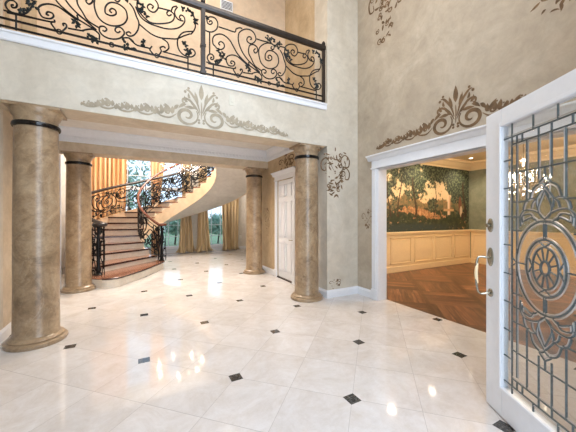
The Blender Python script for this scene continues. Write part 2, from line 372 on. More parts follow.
# wall fascia and cornices
def run(name, mat, prof, p0, p1, out, parent=None, bevel=0):
    """extrude a profile (offset from wall, z) from p0 to p1 (xy), out = unit xy away from the wall"""
    poly = [(p0[0]+out[0]*a, p0[1]+out[1]*a, z) for a, z in prof]
    return MB().prism(poly, (p1[0]-p0[0], p1[1]-p0[1], 0)).build(name, mat, parent, bevel)
fas = [(0, 3.69), (0.02, 3.69), (0.028, 3.705), (0.03, 3.775), (0.045, 3.785), (0.045, 3.808), (0, 3.815)]
struct(run('trim_balcony_fascia', M['white'], fas, (-1.56, 4.5), (3.24, 4.5), (0, -1)))
crown = [(0, 3.18), (0.02, 3.18), (0.03, 3.215), (0.03, 3.29), (0.05, 3.30), (0.06, 3.33), (0.10, 3.39), (0.14, 3.42), (0.15, 3.46), (0, 3.46)]
def crown_run(name, p0, p1, out, along):
    m = MB(); poly = [(p0[0]+out[0]*a, p0[1]+out[1]*a, z) for a, z in crown]
    m.prism(poly, (p1[0]-p0[0], p1[1]-p0[1], 0))
    L = sqrt((p1[0]-p0[0])**2+(p1[1]-p0[1])**2); n = int(L/0.09); dx, dy = (p1[0]-p0[0])/L, (p1[1]-p0[1])/L
    for i in range(n):
        t = (i+0.5)*L/n; cx, cy = p0[0]+dx*t, p0[1]+dy*t
        hx, hy = abs(dx)*0.022, abs(dy)*0.022
        m.box(min(cx-hx, cx+out[0]*0.062), max(cx+hx, cx+out[0]*0.062), min(cy-hy, cy+out[1]*0.062), max(cy+hy, cy+out[1]*0.062), 3.23, 3.285)
    return struct(m.build(name, M['white']))
crown_run('trim_hall_crown', (-1.56, 7.36), (3.27, 7.36), (0, -1), 0)
crown_run('trim_hall_crown', (3.27, 4.97), (3.27, 7.36), (-1, 0), 1)
crown_run('trim_hall_crown', (-1.56, 4.97), (-1.56, 7.36), (1, 0), 1)
crown_run('trim_hall_crown', (-1.56, 4.97), (3.27, 4.97), (0, 1), 1)
bb = [(0, 0), (0.022, 0), (0.022, 0.115), (0.014, 0.135), (0.008, 0.155), (0, 0.155)]
def base(name, p0, p1, out, mat='white'): return struct(run(name, M[mat], bb, p0, p1, out))
base('baseboard_front_right', (3.248, 4.5), (4.05, 4.5), (0, -1))
base('baseboard_right', (4.05, 4.1), (4.05, 4.478), (-1, 0))
base('baseboard_pier', (3.27, 4.5), (3.27, 5.74), (-1, 0))
base('baseboard_hall_right', (3.27, 6.87), (3.27, 7.9), (-1, 0))
base('baseboard_hall_left', (-1.56, 4.5), (-1.56, 7.9), (1, 0))
base('baseboard_left', (-2.4, 0.45), (-2.4, 4.5), (1, 0))
base('baseboard_front_left', (-2.4, 4.5), (-1.538, 4.5), (0, -1))
base('baseboard_stair_back', (-2.1, 13.4), (4.7, 13.4), (0, -1))
base('baseboard_stair_right', (4.7, 8.0), (4.7, 13.4), (-1, 0))
# white corner trim where the hall ends
struct(box('trim_hall_end', M['white'], 3.245, 3.47, 7.84, 7.93, 0, 2.99))
struct(box('trim_hall_end', M['white'], -1.78, -1.535, 7.84, 7.93, 0, 2.99))

# cased opening to the dining room
def casing(name, X, ya, yb, ztop, w, out, mat='white', frieze=0.17):
    root = empty(name, (X, (ya+yb)/2, 0))
    for y0, y1 in ((ya-w, ya), (yb, yb+w)):
        m = MB(); m.box(X, X+out*0.03, y0, y1, 0, ztop); m.box(X, X+out*0.042, y0+(w*0.2), y1-(w*0.2), 0.22, ztop-0.02)
        m.box(X, X+out*0.05, y0-0.006, y1+0.006, 0, 0.2)
        m.build('side_casing', M[mat], root, 0.004)
    m = MB(); m.box(X, X+out*0.035, ya-w, yb+w, ztop, ztop+frieze); m.box(X, X+out*0.05, ya-w-0.015, yb+w+0.015, ztop, ztop+0.025); m.build('frieze_board', M[mat], root, 0.003)
    prof = [(0, ztop+frieze-0.01), (0.045, ztop+frieze-0.01), (0.06, ztop+frieze+0.01), (0.08, ztop+frieze+0.05), (0.115, ztop+frieze+0.07), (0.115, ztop+frieze+0.09), (0, ztop+frieze+0.09)]
    poly = [(X+out*a, ya-w-0.08, z) for a, z in prof]
    MB().prism(poly, (0, yb-ya+2*w+0.16, 0)).build('cornice', M[mat], root)
    return struct(root)
casing('trim_dining_opening', 4.05, 1.10, 3.93, 2.53, 0.14, -1)
struct(multi('trim_dining_jamb', M['white'], [(4.04, 4.26, 3.915, 3.935, 0, 2.53), (4.04, 4.26, 1.095, 1.115, 0, 2.53), (4.04, 4.26, 1.1, 3.93, 2.515, 2.535)]))

# white six panel door in the hall's right wall
def panel_door():
    X = 3.275; root = empty('door_2', (3.30, 6.3, 0))
    MB().box(3.29, 3.33, 5.87, 6.73, 0.03, 2.55).build('door_leaf', M['white'], root)
    def panel(y0, y1, z0, z1):
        m = MB(); w = 0.022
        for a in ((y0, y1, z0, z0+w), (y0, y1, z1-w, z1), (y0, y0+w, z0, z1), (y1-w, y1, z0, z1)): m.box(3.268, 3.292, *a)
        m.box(3.276, 3.292, y0+0.05, y1-0.05, z0+0.05, z1-0.05)
        m.build('door_panel', M['white'], root, 0.003)
    for z0, z1 in ((0.2, 0.95), (1.08, 2.0), (2.12, 2.44)):
        panel(5.97, 6.26, z0, z1); panel(6.34, 6.63, z0, z1)
    MB().tube([(3.29, 5.95, 1.03), (3.24, 5.95, 1.03), (3.235, 6.04, 1.03)], 0.011, 8).build('door_handle', M['nickel'], root)
    MB().box(3.25, 3.34, 5.86, 6.74, 0, 0.028).build('threshold', M['threshold'], root)
    struct(root, 'white six panel door in the hall wall behind the near right column')
panel_door()
casing('trim_hall_door', 3.27, 5.86, 6.74, 2.56, 0.12, -1, frieze=0.13)

# tall muntined windows of the stair hall
def window(name, x0, x1):
    root = empty(name, ((x0+x1)/2, 13.45, 0.2)); z0, z1 = 0.22, 5.6
    m = MB()
    for a in ((x0, x0+0.06, z0, z1), (x1-0.06, x1, z0, z1), (x0, x1, z0, z0+0.08), (x0, x1, z1-0.08, z1), (x0, x1, 2.75, 2.9)): m.box(a[0], a[1], 13.42, 13.5, a[2], a[3])
    m.build('window_frame', M['white'], root)
    m = MB(); nx = 3
    for i in range(1, nx):
        x = x0+(x1-x0)*i/nx; m.box(x-0.012, x+0.012, 13.44, 13.475, z0, z1)
    for i in range(1, 5):
        z = z0+(2.75-z0)*i/5; m.box(x0, x1, 13.44, 13.475, z-0.012, z+0.012)
    for i in range(1, 6):
        z = 2.9+(z1-2.9)*i/6; m.box(x0, x1, 13.44, 13.475, z-0.012, z+0.012)
    m.build('muntin_grid', M['white'], root)
    MB().box(x0+0.02, x1-0.02, 13.455, 13.46, z0, z1).build('window_pane', M['glass'], root)
    MB().box(x0-0.05, x1+0.05, 13.33, 13.42, z0-0.05, z0).build('window_sill', M['white'], root)
    struct(root)
for i, (a, b) in enumerate(WIN): window('window_%d' % (i+1), a, b)
# unseen window added over the entrance for more daylight (behind the camera)
def added_upper_window():
    root = empty('window_4', (1, 0.35, 3.3)); m = MB()
    for a in ((-0.25, -0.17), (2.17, 2.25), (0.97, 1.03)): m.box(a[0], a[1], 0.3, 0.38, 3.3, 6.0)
    for z in (3.3, 4.2, 5.1, 5.93): m.box(-0.25, 2.25, 0.3, 0.38, z, z+0.07)
    m.build('window_frame', M['white'], root); MB().box(-0.2, 2.2, 0.335, 0.34, 3.33, 5.95).build('window_pane', M['glass'], root); struct(root)
added_upper_window()
struct(multi('trim_entry_jamb', M['white'], [(-0.28, -0.25, 0.22, 0.48, 0, 2.75), (2.25, 2.28, 0.22, 0.48, 0, 2.75), (-0.28, 2.28, 0.22, 0.48, 2.75, 2.78)]))

# dining room joinery
def wainscot(name, horiz, a0, a1, c, out, n):
    """horiz: runs along x at y=c ; else along y at x=c"""
    root = empty(name, ((a0+a1)/2, c, 0) if horiz else (c, (a0+a1)/2, 0))
    def bx(m, u0, u1, d0, d1, z0, z1):
        if horiz: m.box(u0, u1, c+out*d0, c+out*d1, z0, z1)
        else: m.box(c+out*d0, c+out*d1, u0, u1, z0, z1)
    m = MB(); bx(m, a0, a1, 0, 0.012, 0, 1.12); m.build('back_panel', M['cream'], root)
    m = MB(); bx(m, a0, a1, 0, 0.035, 0, 0.16); m.build('baseboard', M['cream'], root, 0.004)
    m = MB(); bx(m, a0, a1, 0, 0.06, 1.12, 1.165); bx(m, a0, a1, 0, 0.035, 1.07, 1.12); m.build('chair_rail', M['cream'], root, 0.006)
    w = (a1-a0)/n
    for i in range(n):
        u0, u1, z0, z1 = a0+i*w+0.07, a0+(i+1)*w-0.07, 0.24, 1.0
        m = MB(); t = 0.03
        for q in ((u0, u1, z0, z0+t), (u0, u1, z1-t, z1), (u0, u0+t, z0, z1), (u1-t, u1, z0, z1)): bx(m, q[0], q[1], 0.01, 0.034, q[2], q[3])
        bx(m, u0+0.06, u1-0.06, 0.01, 0.02, z0+0.06, z1-0.06)
        m.build('panel_moulding', M['cream'], root, 0.005)
    struct(root)
wainscot('trim_wainscot_back', True, 4.25, 10.3, 5.7, -1, 6)
wainscot('trim_wainscot_right', False, 0.1, 5.66, 10.3, -1, 6)
wainscot('trim_wainscot_front', True, 4.25, 10.26, 0.1, 1, 6)
dc = [(0, 3.22), (0.02, 3.22), (0.03, 3.27), (0.08, 3.31), (0.14, 3.40), (0.2, 3.43), (0.21, 3.5), (0, 3.5)]
struct(run('trim_dining_crown', M['cream'], dc, (4.25, 5.7), (10.3, 5.7), (0, -1)))
struct(run('trim_dining_crown', M['cream'], dc, (10.3, 0.1), (10.3, 5.7), (-1, 0)))
struct(run('trim_dining_crown', M['cream'], dc, (4.25, 0.1), (10.3, 0.1), (0, 1)))
struct(box('trim_mural_edge', M['dining_green'], 10.2, 10.24, 5.67, 5.7, 1.165, 3.22))

def mural():
    from mathutils import noise as NZ
    me = bpy.data.meshes.new('mural'); nx, nz = 330, 130; x0, x1, z0, z1 = 4.3, 10.2, 1.168, 3.22
    vs = [(x0+(x1-x0)*i/nx, 5.685, z0+(z1-z0)*j/nz) for j in range(nz+1) for i in range(nx+1)]
    fs = [(j*(nx+1)+i, j*(nx+1)+i+1, (j+1)*(nx+1)+i+1, (j+1)*(nx+1)+i) for j in range(nz) for i in range(nx)]
    n = len(vs); vs += [(x0, 5.699, z0), (x1, 5.699, z0), (x1, 5.699, z1), (x0, 5.699, z1)]; fs.append((n+3, n+2, n+1, n))
    me.from_pydata(vs, [], fs); ca = me.color_attributes.new('paint', 'FLOAT_COLOR', 'POINT')
    def lerp(a, b, t): t = max(0, min(1, t)); return tuple(a[i]+(b[i]-a[i])*t for i in range(3))
    def fb(x, z, s, o=0): return NZ.fractal((x*s, z*s, o), 0.6, 2.1, 5)
    def blob(U, V, u, v, a, b): return max(0, 1-((U-u)/a)**2-((V-v)/b)**2)
    for i, (x, y, z) in enumerate(vs):
        U = (x-6.2)/4.0; V = (z-z0)/(z1-z0)
        c = lerp((222, 186, 142), (204, 192, 158), V+fb(x, z, 1.2)*0.3)                     # evening sky
        if V < 0.5: c = lerp(c, (206, 164, 116), (0.5-V)*3)
        h = 0.46+0.10*fb(x, z*0.2, 1.6, 3)                                               # far hills
        if V < h: c = lerp((138, 112, 76), (84, 84, 58), fb(x, z, 5, 1)+0.4)
        g = 0.28+0.05*fb(x, 0, 2, 5)
        if V < g+0.05: c = lerp((40, 50, 34), (72, 74, 46), fb(x, z, 7, 2)*1.2+0.3)
        pth = blob(U, V, 0.38, 0.27+0.05*sin(U*8), 0.30, 0.07)+fb(x, z, 6, 8)*0.6
        if pth > 0.36: c = lerp((138, 96, 60), (196, 150, 106), fb(x, z, 9, 9)+0.5)
        wat = blob(U, V, 0.3, 0.05, 0.7, 0.09)
        if wat > 0: c = lerp(c, (50, 62, 60), wat+fb(x, z*4, 4, 4)*0.3)
        # tree crowns
        d = (blob(U, V, 0.10, 0.95, 0.22, 0.30)*0.9+blob(U, V, 0.30, 0.78, 0.18, 0.42)*1.1+blob(U, V, 0.0, 0.55, 0.16, 0.25)*0.7
             + blob(U, V, 0.86, 0.80, 0.24, 0.42)*1.7+blob(U, V, 0.62, 0.98, 0.24, 0.24)*1.2+blob(U, V, -0.3, 0.8, 0.3, 0.4)*1.2
             + blob(U, V, 0.50, 0.42, 0.10, 0.13)*0.7+blob(U, V, 0.52, 0.86, 0.14, 0.26)*0.75+blob(U, V, 0.99, 0.4, 0.06, 0.5)*1.8)
        f = d+fb(x, z, 5, 11)*0.75
        if f > 0.52: c = lerp((28, 38, 32), (104, 112, 84), fb(x, z, 16, 12)*1.8+0.3)
        elif f > 0.42: c = lerp(c, (96, 92, 58), 0.7)
        for tu, tw in ((0.29, 0.010), (0.13, 0.007), (0.02, 0.007), (0.93, 0.014), (0.53, 0.005)):
            if abs(U-tu-0.02*sin(V*7+tu*20)) < tw*(1.4-V) and 0.2 < V < 0.8: c = (58, 42, 28)
        # pale column, and two small dark figures with pale drapery
        if abs(U-0.715) < 0.017 and 0.24 < V < 0.56: c = lerp((228, 204, 172), (190, 150, 116), (U-0.70)*30)
        if abs(U-0.715) < 0.07 and 0.30 < V < 0.345: c = (188, 146, 102)
        if blob(U, V, 0.87, 0.40, 0.022, 0.15) > 0: c = (112, 70, 50)
        if blob(U, V, 0.885, 0.30, 0.018, 0.09) > 0: c = (196, 176, 146)
        if blob(U, V, 0.905, 0.22, 0.02, 0.06) > 0: c = (60, 40, 34)
        ca.data[i].color = lin(tuple(max(0, min(255, q)) for q in c))
    m, nt, b = newmat('painted_mural'); a = N(nt, 'ShaderNodeVertexColor'); a.layer_name = 'paint'
    nt.links.new(a.outputs[0], b.inputs['Base Color']); b.inputs['Roughness'].default_value = 0.6
    me.materials.append(m); o = bpy.data.objects.new('mural', me); COL.objects.link(o)
    tag(o, 'dark green landscape mural with trees above the cream wainscot', 'mural')
mural()

# ------------------------------------------------------------------ columns
def column(x, y, label, bs=1.0):
    root = empty('column', (x, y, 0)); c = (x, y, 0)
    MB().lathe(c, [(0.236, 0.10), (0.243, 0.115), (0.236, 0.14), (0.234, 0.5), (0.232, 1.5), (0.226, 2.3), (0.220, 2.74)], 48).build('shaft', M['column'], root)
    MB().lathe(c, [(0.315, 0), (0.322, 0.02), (0.318, 0.045), (0.298, 0.052), (0.285, 0.06), (0.29, 0.075), (0.272, 0.095), (0.25, 0.105), (0.236, 0.115)], 48).build('base', M['column'], root)
    MB().lathe(c, [(0.220, 2.725), (0.238, 2.73), (0.245, 2.745), (0.245, 2.765), (0.238, 2.782), (0.220, 2.787)], 48).build('black_band', M['black_gloss'], root)['label'] = 'glossy black ring under the capital'
    MB().lathe(c, [(0.220, 2.78), (0.221, 2.83), (0.226, 2.86), (0.240, 2.875), (0.252, 2.90), (0.262, 2.93), (0.268, 2.955)], 48).build('capital', M['column'], root)
    MB().box(x-0.275, x+0.275, y-0.22, y+0.22, 2.95, 2.989).build('abacus', M['column'], root, 0.006)
    tag(root, label, 'column', 'tall faux marble columns of the hall')
column(-1.165, 4.72, 'nearest left tan faux marble column, cut by the left edge of the view')
column(2.93, 4.72, 'near right tan faux marble column in front of the white panel door')
column(-1.165, 7.58, 'far left tan column beside the foot of the staircase')
column(2.93, 7.58, 'far right tan column standing between the gold curtains and the white door')

# ------------------------------------------------------------------ staircase
CX, CY, RI = 1.31, 10.6, 1.24
STEP = 13.9; A1 = 241.0
def kk(a): return (A1-a)/STEP+1
def zn(a): return 0.2*kk(a)
def ro(a): return 2.65+0.75*max(0, min(1, (a-110)/125))
def P(a, r, z): return (CX+r*cos(radians(a)), CY+r*sin(radians(a)), z)
NS = 20
def staircase():
    root = empty('staircase', (CX, CY, 0))
    def sector(m, a0, a1, r0f, r1f, z0, z1, n=5):
        ring = [(a0+(a1-a0)*i/n) for i in range(n+1)]
        poly = [P(a, r0f(a), z0) for a in ring]+[P(a, r1f(a), z0) for a in reversed(ring)]
        m.prism(poly, (0, 0, z1-z0))
    rin = lambda a: RI-0.02
    for k in range(2, NS+1):
        a = A1-STEP*(k-1); z = 0.2*k; b = a-STEP
        m = MB(); zb = 0 if k < 6 else max(0, 0.2*(k-1)-0.28)
        sector(m, a, b, lambda q: RI, ro, zb, z-0.04); m.build('riser', M['riser'], root)
        m = MB(); sector(m, a+0.5, b, rin, lambda q: ro(q)+0.02, z-0.04, z); t_ = m.build('tread', M['tread'], root, 0.004)
        m = MB(); sector(m, a+1.2, a+0.5, lambda q: RI-0.03, lambda q: ro(q)+0.03, z-0.045, z+0.001); m.build('nosing', M['nosing'], t_, 0.006)['label'] = 'dark front edge of the tread'
    # wide rounded first step
    def rounded(r0, r1, a0, a1, cr, z):
        pts = []
        for i in range(9):
            t = pi/2*i/8; pts.append(P(a0-cr/r0*57.3*(1-sin(t)), r0+cr*(1-cos(t)), z))
        for i in range(1, 8): pts.append(P(a0+1.2*sin(pi*i/8), r0+cr+(r1-r0-2*cr)*i/8, z))
        for i in range(9):
            t = pi/2*i/8; pts.append(P(a0-cr/r1*57.3*(1-cos(t)), r1-cr*(1-sin(t)), z))
        for i in range(7): pts.append(P(a1, r1+(r0-r1)*i/6, z))
        return pts
    MB().prism(rounded(1.10, 3.72, A1, A1-STEP-3, 0.28, 0), (0, 0, 0.195)).build('riser', M['riser'], root)
    MB().prism(rounded(1.08, 3.75, A1+0.8, A1-STEP-3, 0.30, 0.195), (0, 0, 0.035)).build('tread', M['tread'], root, 0.01)
    t_ = [o for o in root.children if o.name.startswith('tread')][-1]
    ol = rounded(1.08, 3.75, A1+0.8, A1-STEP-3, 0.30, 0.21)[:25]
    MB().tube(ol, 0.021, 8).build('nosing', M['nosing'], t_)['label'] = 'dark front edge of the first tread'
    # inner stringer band, outer stringer and sloping soffit
    angs = [215-2.5*i for i in range(int((215+38)/2.5)+1)]
    zi = lambda a: max(0.0, zn(a)-0.66); zo = lambda a: max(0.0, zn(a)-0.95)
    def strip(fa, fb, thick_in, name, mat):
        m = MB(); vs = []; fs = []
        for a in angs: vs += [fa(a), fb(a), thick_in(a, 0), thick_in(a, 1)]
        for i in range(len(angs)-1):
            o = 4*i
            fs += [(o, o+1, o+5, o+4), (o+1, o+3, o+7, o+5), (o+3, o+2, o+6, o+7), (o+2, o, o+4, o+6)]
        fs += [(0, 1, 3, 2), (len(vs)-4, len(vs)-3, len(vs)-1, len(vs)-2)]
        m.add(vs, fs, True); m.build(name, M[mat], root)
    strip(lambda a: P(a, RI-0.015, zi(a)), lambda a: P(a, RI-0.015, zn(a)-0.17), lambda a, t: P(a, RI+0.03, zn(a)-0.17 if t else zi(a)), 'inner_stringer', 'stair_lamplit_cream')
    strip(lambda a: P(a, ro(a)+0.03, zo(a)), lambda a: P(a, ro(a)+0.03, zn(a)+0.02), lambda a, t: P(a, ro(a)-0.02, zn(a)+0.02 if t else zo(a)), 'outer_stringer', 'stair_lamplit_cream')
    strip(lambda a: P(a, RI-0.01, zi(a)), lambda a: P(a, ro(a)+0.02, zo(a)), lambda a, t: P(a, ro(a)+0.02 if t else RI-0.01, zn(a)-0.3 if not t else zn(a)-0.3), 'soffit', 'plaster_white')
    tag(root, 'curved staircase with cream risers and dark treads sweeping up to the right', 'staircase')
staircase()
struct(multi('trim_stair_landing', M['plaster_white'], [(2.3, 4.7, 7.92, 9.75, 3.6, 3.98)]))

# traced pattern of one railing panel (metres along, metres up)
SCR=[
[(0.094,0.857),(0.126,0.888),(0.146,0.861),(0.113,0.824),(0.07,0.836),(0.065,0.894),(0.113,0.946),(0.186,0.952),(0.233,0.889),(0.219,0.791),(0.159,0.725),(0.094,0.7),(0.035,0.706)],
[(0.246,0.829),(0.376,0.829),(0.517,0.829),(0.538,0.885),(0.603,0.926),(0.647,0.926)],
[(0.104,0.701),(0.104,0.351)],
[(0.143,0.305),(0.122,0.297),(0.125,0.271),(0.159,0.28),(0.17,0.323),(0.14,0.355),(0.094,0.342),(0.067,0.288),(0.087,0.234),(0.14,0.205),(0.199,0.212),(0.253,0.244),(0.287,0.3),(0.301,0.331)],
[(0.273,0.537),(0.246,0.559),(0.28,0.6),(0.328,0.587),(0.342,0.543),(0.328,0.508),(0.287,0.473),(0.226,0.472),(0.186,0.501),(0.157,0.53),(0.153,0.609),(0.186,0.673),(0.267,0.718),(0.349,0.716),(0.432,0.665),(0.489,0.585),(0.56,0.483),(0.647,0.409),(0.736,0.354),(0.818,0.318),(0.952,0.261)],
[(0.787,0.785),(0.811,0.798),(0.799,0.827),(0.754,0.82),(0.727,0.77),(0.746,0.726),(0.814,0.721),(0.875,0.778),(0.89,0.847),(0.852,0.922),(0.784,0.95),(0.694,0.932),(0.606,0.86),(0.582,0.807),(0.577,0.722),(0.603,0.618),(0.662,0.511),(0.751,0.422),(0.818,0.375),(0.968,0.264)],
[(0.882,0.658),(0.852,0.613),(0.882,0.579),(0.924,0.626),(0.913,0.688),(0.852,0.714),(0.784,0.687),(0.76,0.623),(0.763,0.539),(0.814,0.453),(0.875,0.357),(0.999,0.301)],
[(1.145,0.555),(1.118,0.57),(1.142,0.613),(1.187,0.603),(1.191,0.552),(1.142,0.513),(1.091,0.514),(1.067,0.534),(1.07,0.608),(1.118,0.683),(1.207,0.705),(1.297,0.663),(1.326,0.588),(1.322,0.515),(1.273,0.435),(1.174,0.381),(1.078,0.379),(1.007,0.419),(0.968,0.482),(0.944,0.589),(0.96,0.694),(1.046,0.785),(1.142,0.827),(1.223,0.821),(1.24,0.774),(1.215,0.73),(1.174,0.748),(1.199,0.784)],
[(1.356,0.762),(1.406,0.7),(1.44,0.603),(1.471,0.523),(1.458,0.414),(1.406,0.325),(1.347,0.296),(1.314,0.326),(1.347,0.356),(1.373,0.34)],
[(1.038,0.281),(1.062,0.273),(1.086,0.308),(1.054,0.337),(1.007,0.318),(1.002,0.258),(1.046,0.21),(1.126,0.192),(1.223,0.222),(1.281,0.288),(1.289,0.342),(1.248,0.384),(1.199,0.372),(1.182,0.324),(1.215,0.302),(1.243,0.331)],
[(0.08,0.193),(0.28,0.203),(0.489,0.215)],
[(0.474,0.294),(0.446,0.294),(0.46,0.332),(0.503,0.329),(0.517,0.298),(0.489,0.256),(0.418,0.245),(0.383,0.284),(0.369,0.349),(0.404,0.399),(0.474,0.435),(0.56,0.434),(0.647,0.388),(0.766,0.326),(0.769,0.401),(0.968,0.264)],
[(0.524,0.251),(0.528,0.227),(0.496,0.216),(0.496,0.189),(0.538,0.13)],
[(0.603,0.131),(0.647,0.198),(0.64,0.238),(0.611,0.231),(0.618,0.205)],
[(0.662,0.19),(0.818,0.204),(0.814,0.206),(0.875,0.242),(0.936,0.257),(0.999,0.214),(0.999,0.141)],
[(1.281,0.251),(1.356,0.268),(1.415,0.222),(1.356,0.261),(1.432,0.203),(1.492,0.196),(1.614,0.198)],
[(1.64,0.234),(1.617,0.198),(1.617,0.168),(1.676,0.111)],
[(1.729,0.13),(1.765,0.2),(1.747,0.243),(1.793,0.277),(1.82,0.259)],
[(1.793,0.198),(1.94,0.196),(2.139,0.193)],
[(0.906,0.83),(1.015,0.829),(1.126,0.837)],
[(1.062,0.914),(1.102,0.896),(1.126,0.948),(1.097,0.951)],
[(1.356,0.829),(1.458,0.836),(1.458,0.828)],
[(1.64,0.787),(1.658,0.823),(1.614,0.842),(1.579,0.793),(1.605,0.747),(1.667,0.74),(1.72,0.817),(1.711,0.892),(1.649,0.944),(1.544,0.921),(1.466,0.853),(1.449,0.757),(1.483,0.676),(1.561,0.604),(1.631,0.576),(1.738,0.596),(1.866,0.652),(1.93,0.716),(1.94,0.798),(1.875,0.836),(1.838,0.787),(1.866,0.755),(1.903,0.788)],
[(1.729,0.827),(1.884,0.839)],
[(1.432,0.738),(1.492,0.617),(1.596,0.56),(1.72,0.549),(1.829,0.552),(1.94,0.584),(2.034,0.648),(2.091,0.742),(2.081,0.812),(2.034,0.824),(2.015,0.779),(2.043,0.762)],
[(1.987,0.93),(1.949,0.856),(1.959,0.787),(2.005,0.744),(2.072,0.745)],
[(1.903,0.844),(1.921,0.904),(1.977,0.939)],
[(1.475,0.506),(1.579,0.44),(1.649,0.406),(1.756,0.393),(1.884,0.42),(1.977,0.445),(2.072,0.516),(2.168,0.58)],
[(1.774,0.39),(1.847,0.352),(1.866,0.277),(1.829,0.222),(1.783,0.196)],
[(2.207,0.63),(2.072,0.572),(2.0,0.467),(1.987,0.368),(2.015,0.279),(2.091,0.223),(2.188,0.228),(2.246,0.289),(2.227,0.342),(2.178,0.347),(2.149,0.292),(2.188,0.277)],
[(2.207,0.935),(2.25,0.751),(2.227,0.648),(2.178,0.574)],
[(2.139,0.218),(2.139,0.008)],
[(0.162,0.187),(0.162,0.006)],
]
LEAF= [(0.054,0.911),(0.24,0.436),(0.287,0.381),(0.335,0.347),(0.26,0.286),(0.213,0.247),(0.321,0.404),(0.754,0.262),(0.739,0.294),(0.952,0.138),(0.882,0.157),(0.921,0.109),(0.968,0.105),(1.273,0.204),(1.289,0.118),(1.339,0.144),(1.39,0.14),(1.526,0.278),(1.518,0.23),(1.134,0.884),(1.174,0.918),(1.223,0.895),(1.158,0.854),(1.273,0.813),(1.322,0.835),(1.356,0.874),(1.322,0.797),(1.483,0.805),(1.509,0.774),(1.492,0.731),(1.526,0.71),(1.561,0.65),(2.072,0.922),(2.13,0.922),(2.197,0.884),(2.246,0.815),(2.256,0.785),(2.081,0.422),(2.091,0.376),(2.12,0.302),(2.149,0.292),(2.13,0.264)]
RING= [(0.572,0.117),(1.142,0.115),(1.702,0.116)]

# ------------------------------------------------------------------ wrought iron
SMP = [smooth_path(s, 3) for s in SCR]
def leaf_blade(m, c, ang, L, w, n=(0, -1, 0), ux=(1, 0, 0), uz=(0, 0, 1), th=0.006):
    """a pointed leaf in the plane (ux, uz)"""
    ux, uz, n = Vector(ux), Vector(uz), Vector(n)
    d = ux*cos(ang)+uz*sin(ang); s = uz*cos(ang)-ux*sin(ang); c = Vector(c)
    pts = [(0, 0), (0.25, 0.8), (0.5, 1), (0.75, 0.6), (1, 0), (0.75, -0.6), (0.5, -1), (0.25, -0.8)]
    out = [c+d*(L*a)+s*(w*b) for a, b in pts]
    m.add(out+[p+n*th*0.3 for p in out]+[c+d*L*0.5+n*th, c+d*L*0.5-n*th*0.5], [(8+i, 8+(i+1) % 8, 16) for i in range(8)]+[((i+1) % 8, i, 17) for i in range(8)]+[(i, (i+1) % 8, 8+(i+1) % 8, 8+i) for i in range(8)])
def balcony():
    Y = 4.53; root = empty('balcony_railing', (0.9, Y, 3.85))
    MB().prism([(-1.56, Y-0.035, 4.87), (-1.56, Y+0.035, 4.87), (-1.56, Y+0.045, 4.91), (-1.56, Y+0.038, 4.955), (-1.56, Y, 4.985), (-1.56, Y-0.038, 4.955), (-1.56, Y-0.045, 4.91)], (4.79, 0, 0)).build('handrail', M['bronze'], root, 0.004)
    for z in (3.873, 3.967, ):
        box('rail_bar', M['iron'], -1.5, 3.2, Y-0.009, Y+0.009, z-0.011, z+0.011, root)
    for x in (-1.5, 0.891):
        m = MB().box(x-0.032, x+0.032, Y-0.032, Y+0.032, 3.85, 4.88)
        m.box(x-0.045, x+0.045, Y-0.045, Y+0.045, 3.85, 3.90).box(x-0.04, x+0.04, Y-0.04, Y+0.04, 4.28, 4.32)
        m.lathe((x, Y, 4.97), [(0.02, 0), (0.035, 0.02), (0.036, 0.05), (0.02, 0.075), (0.004, 0.085)], 16)
        m.build('newel_post', M['bronze'], root, 0.003)
    x = 3.2
    m = MB().box(x-0.026, x+0.026, Y-0.026, Y+0.026, 3.85, 4.97); m.lathe((x, Y, 4.96), [(0.02, 0), (0.036, 0.02), (0.038, 0.045), (0.02, 0.08), (0.004, 0.09)], 16); m.build('newel_post', M['bronze'], root, 0.003)
    for off in (0.891, 0.891-2.364):
        for s in SMP:
            p = [(off+u, Y, 3.85+v) for u, v in s if off+u > -1.55]
            if len(p) < 2: continue
            MB().tube(p, 0.0105, 8).build('scroll', M['iron'], root)
        for u, v in RING:
            MB().tube([(off+u+0.026*cos(t*pi/7), Y, 3.85+v+0.03*sin(t*pi/7)) for t in range(14)], 0.008, 6, True).build('ring', M['iron'], root)
        m = MB(); rnd = random.Random(4)
        for u, v in LEAF:
            for q in range(5): leaf_blade(m, (off+u, Y-0.006, 3.85+v), rnd.uniform(0, 6.28), rnd.uniform(0.035, 0.06), 0.016, th=0.014)
        m.build('iron_leaves', M['leafiron'], root)
        box('rail_bar', M['iron'], off+0.05, off+0.4, Y-0.008, Y+0.008, 4.052, 4.066, root)
    tag(root, 'black scrolled wrought iron balcony railing with brown handrail above the beam', 'railing')
balcony()

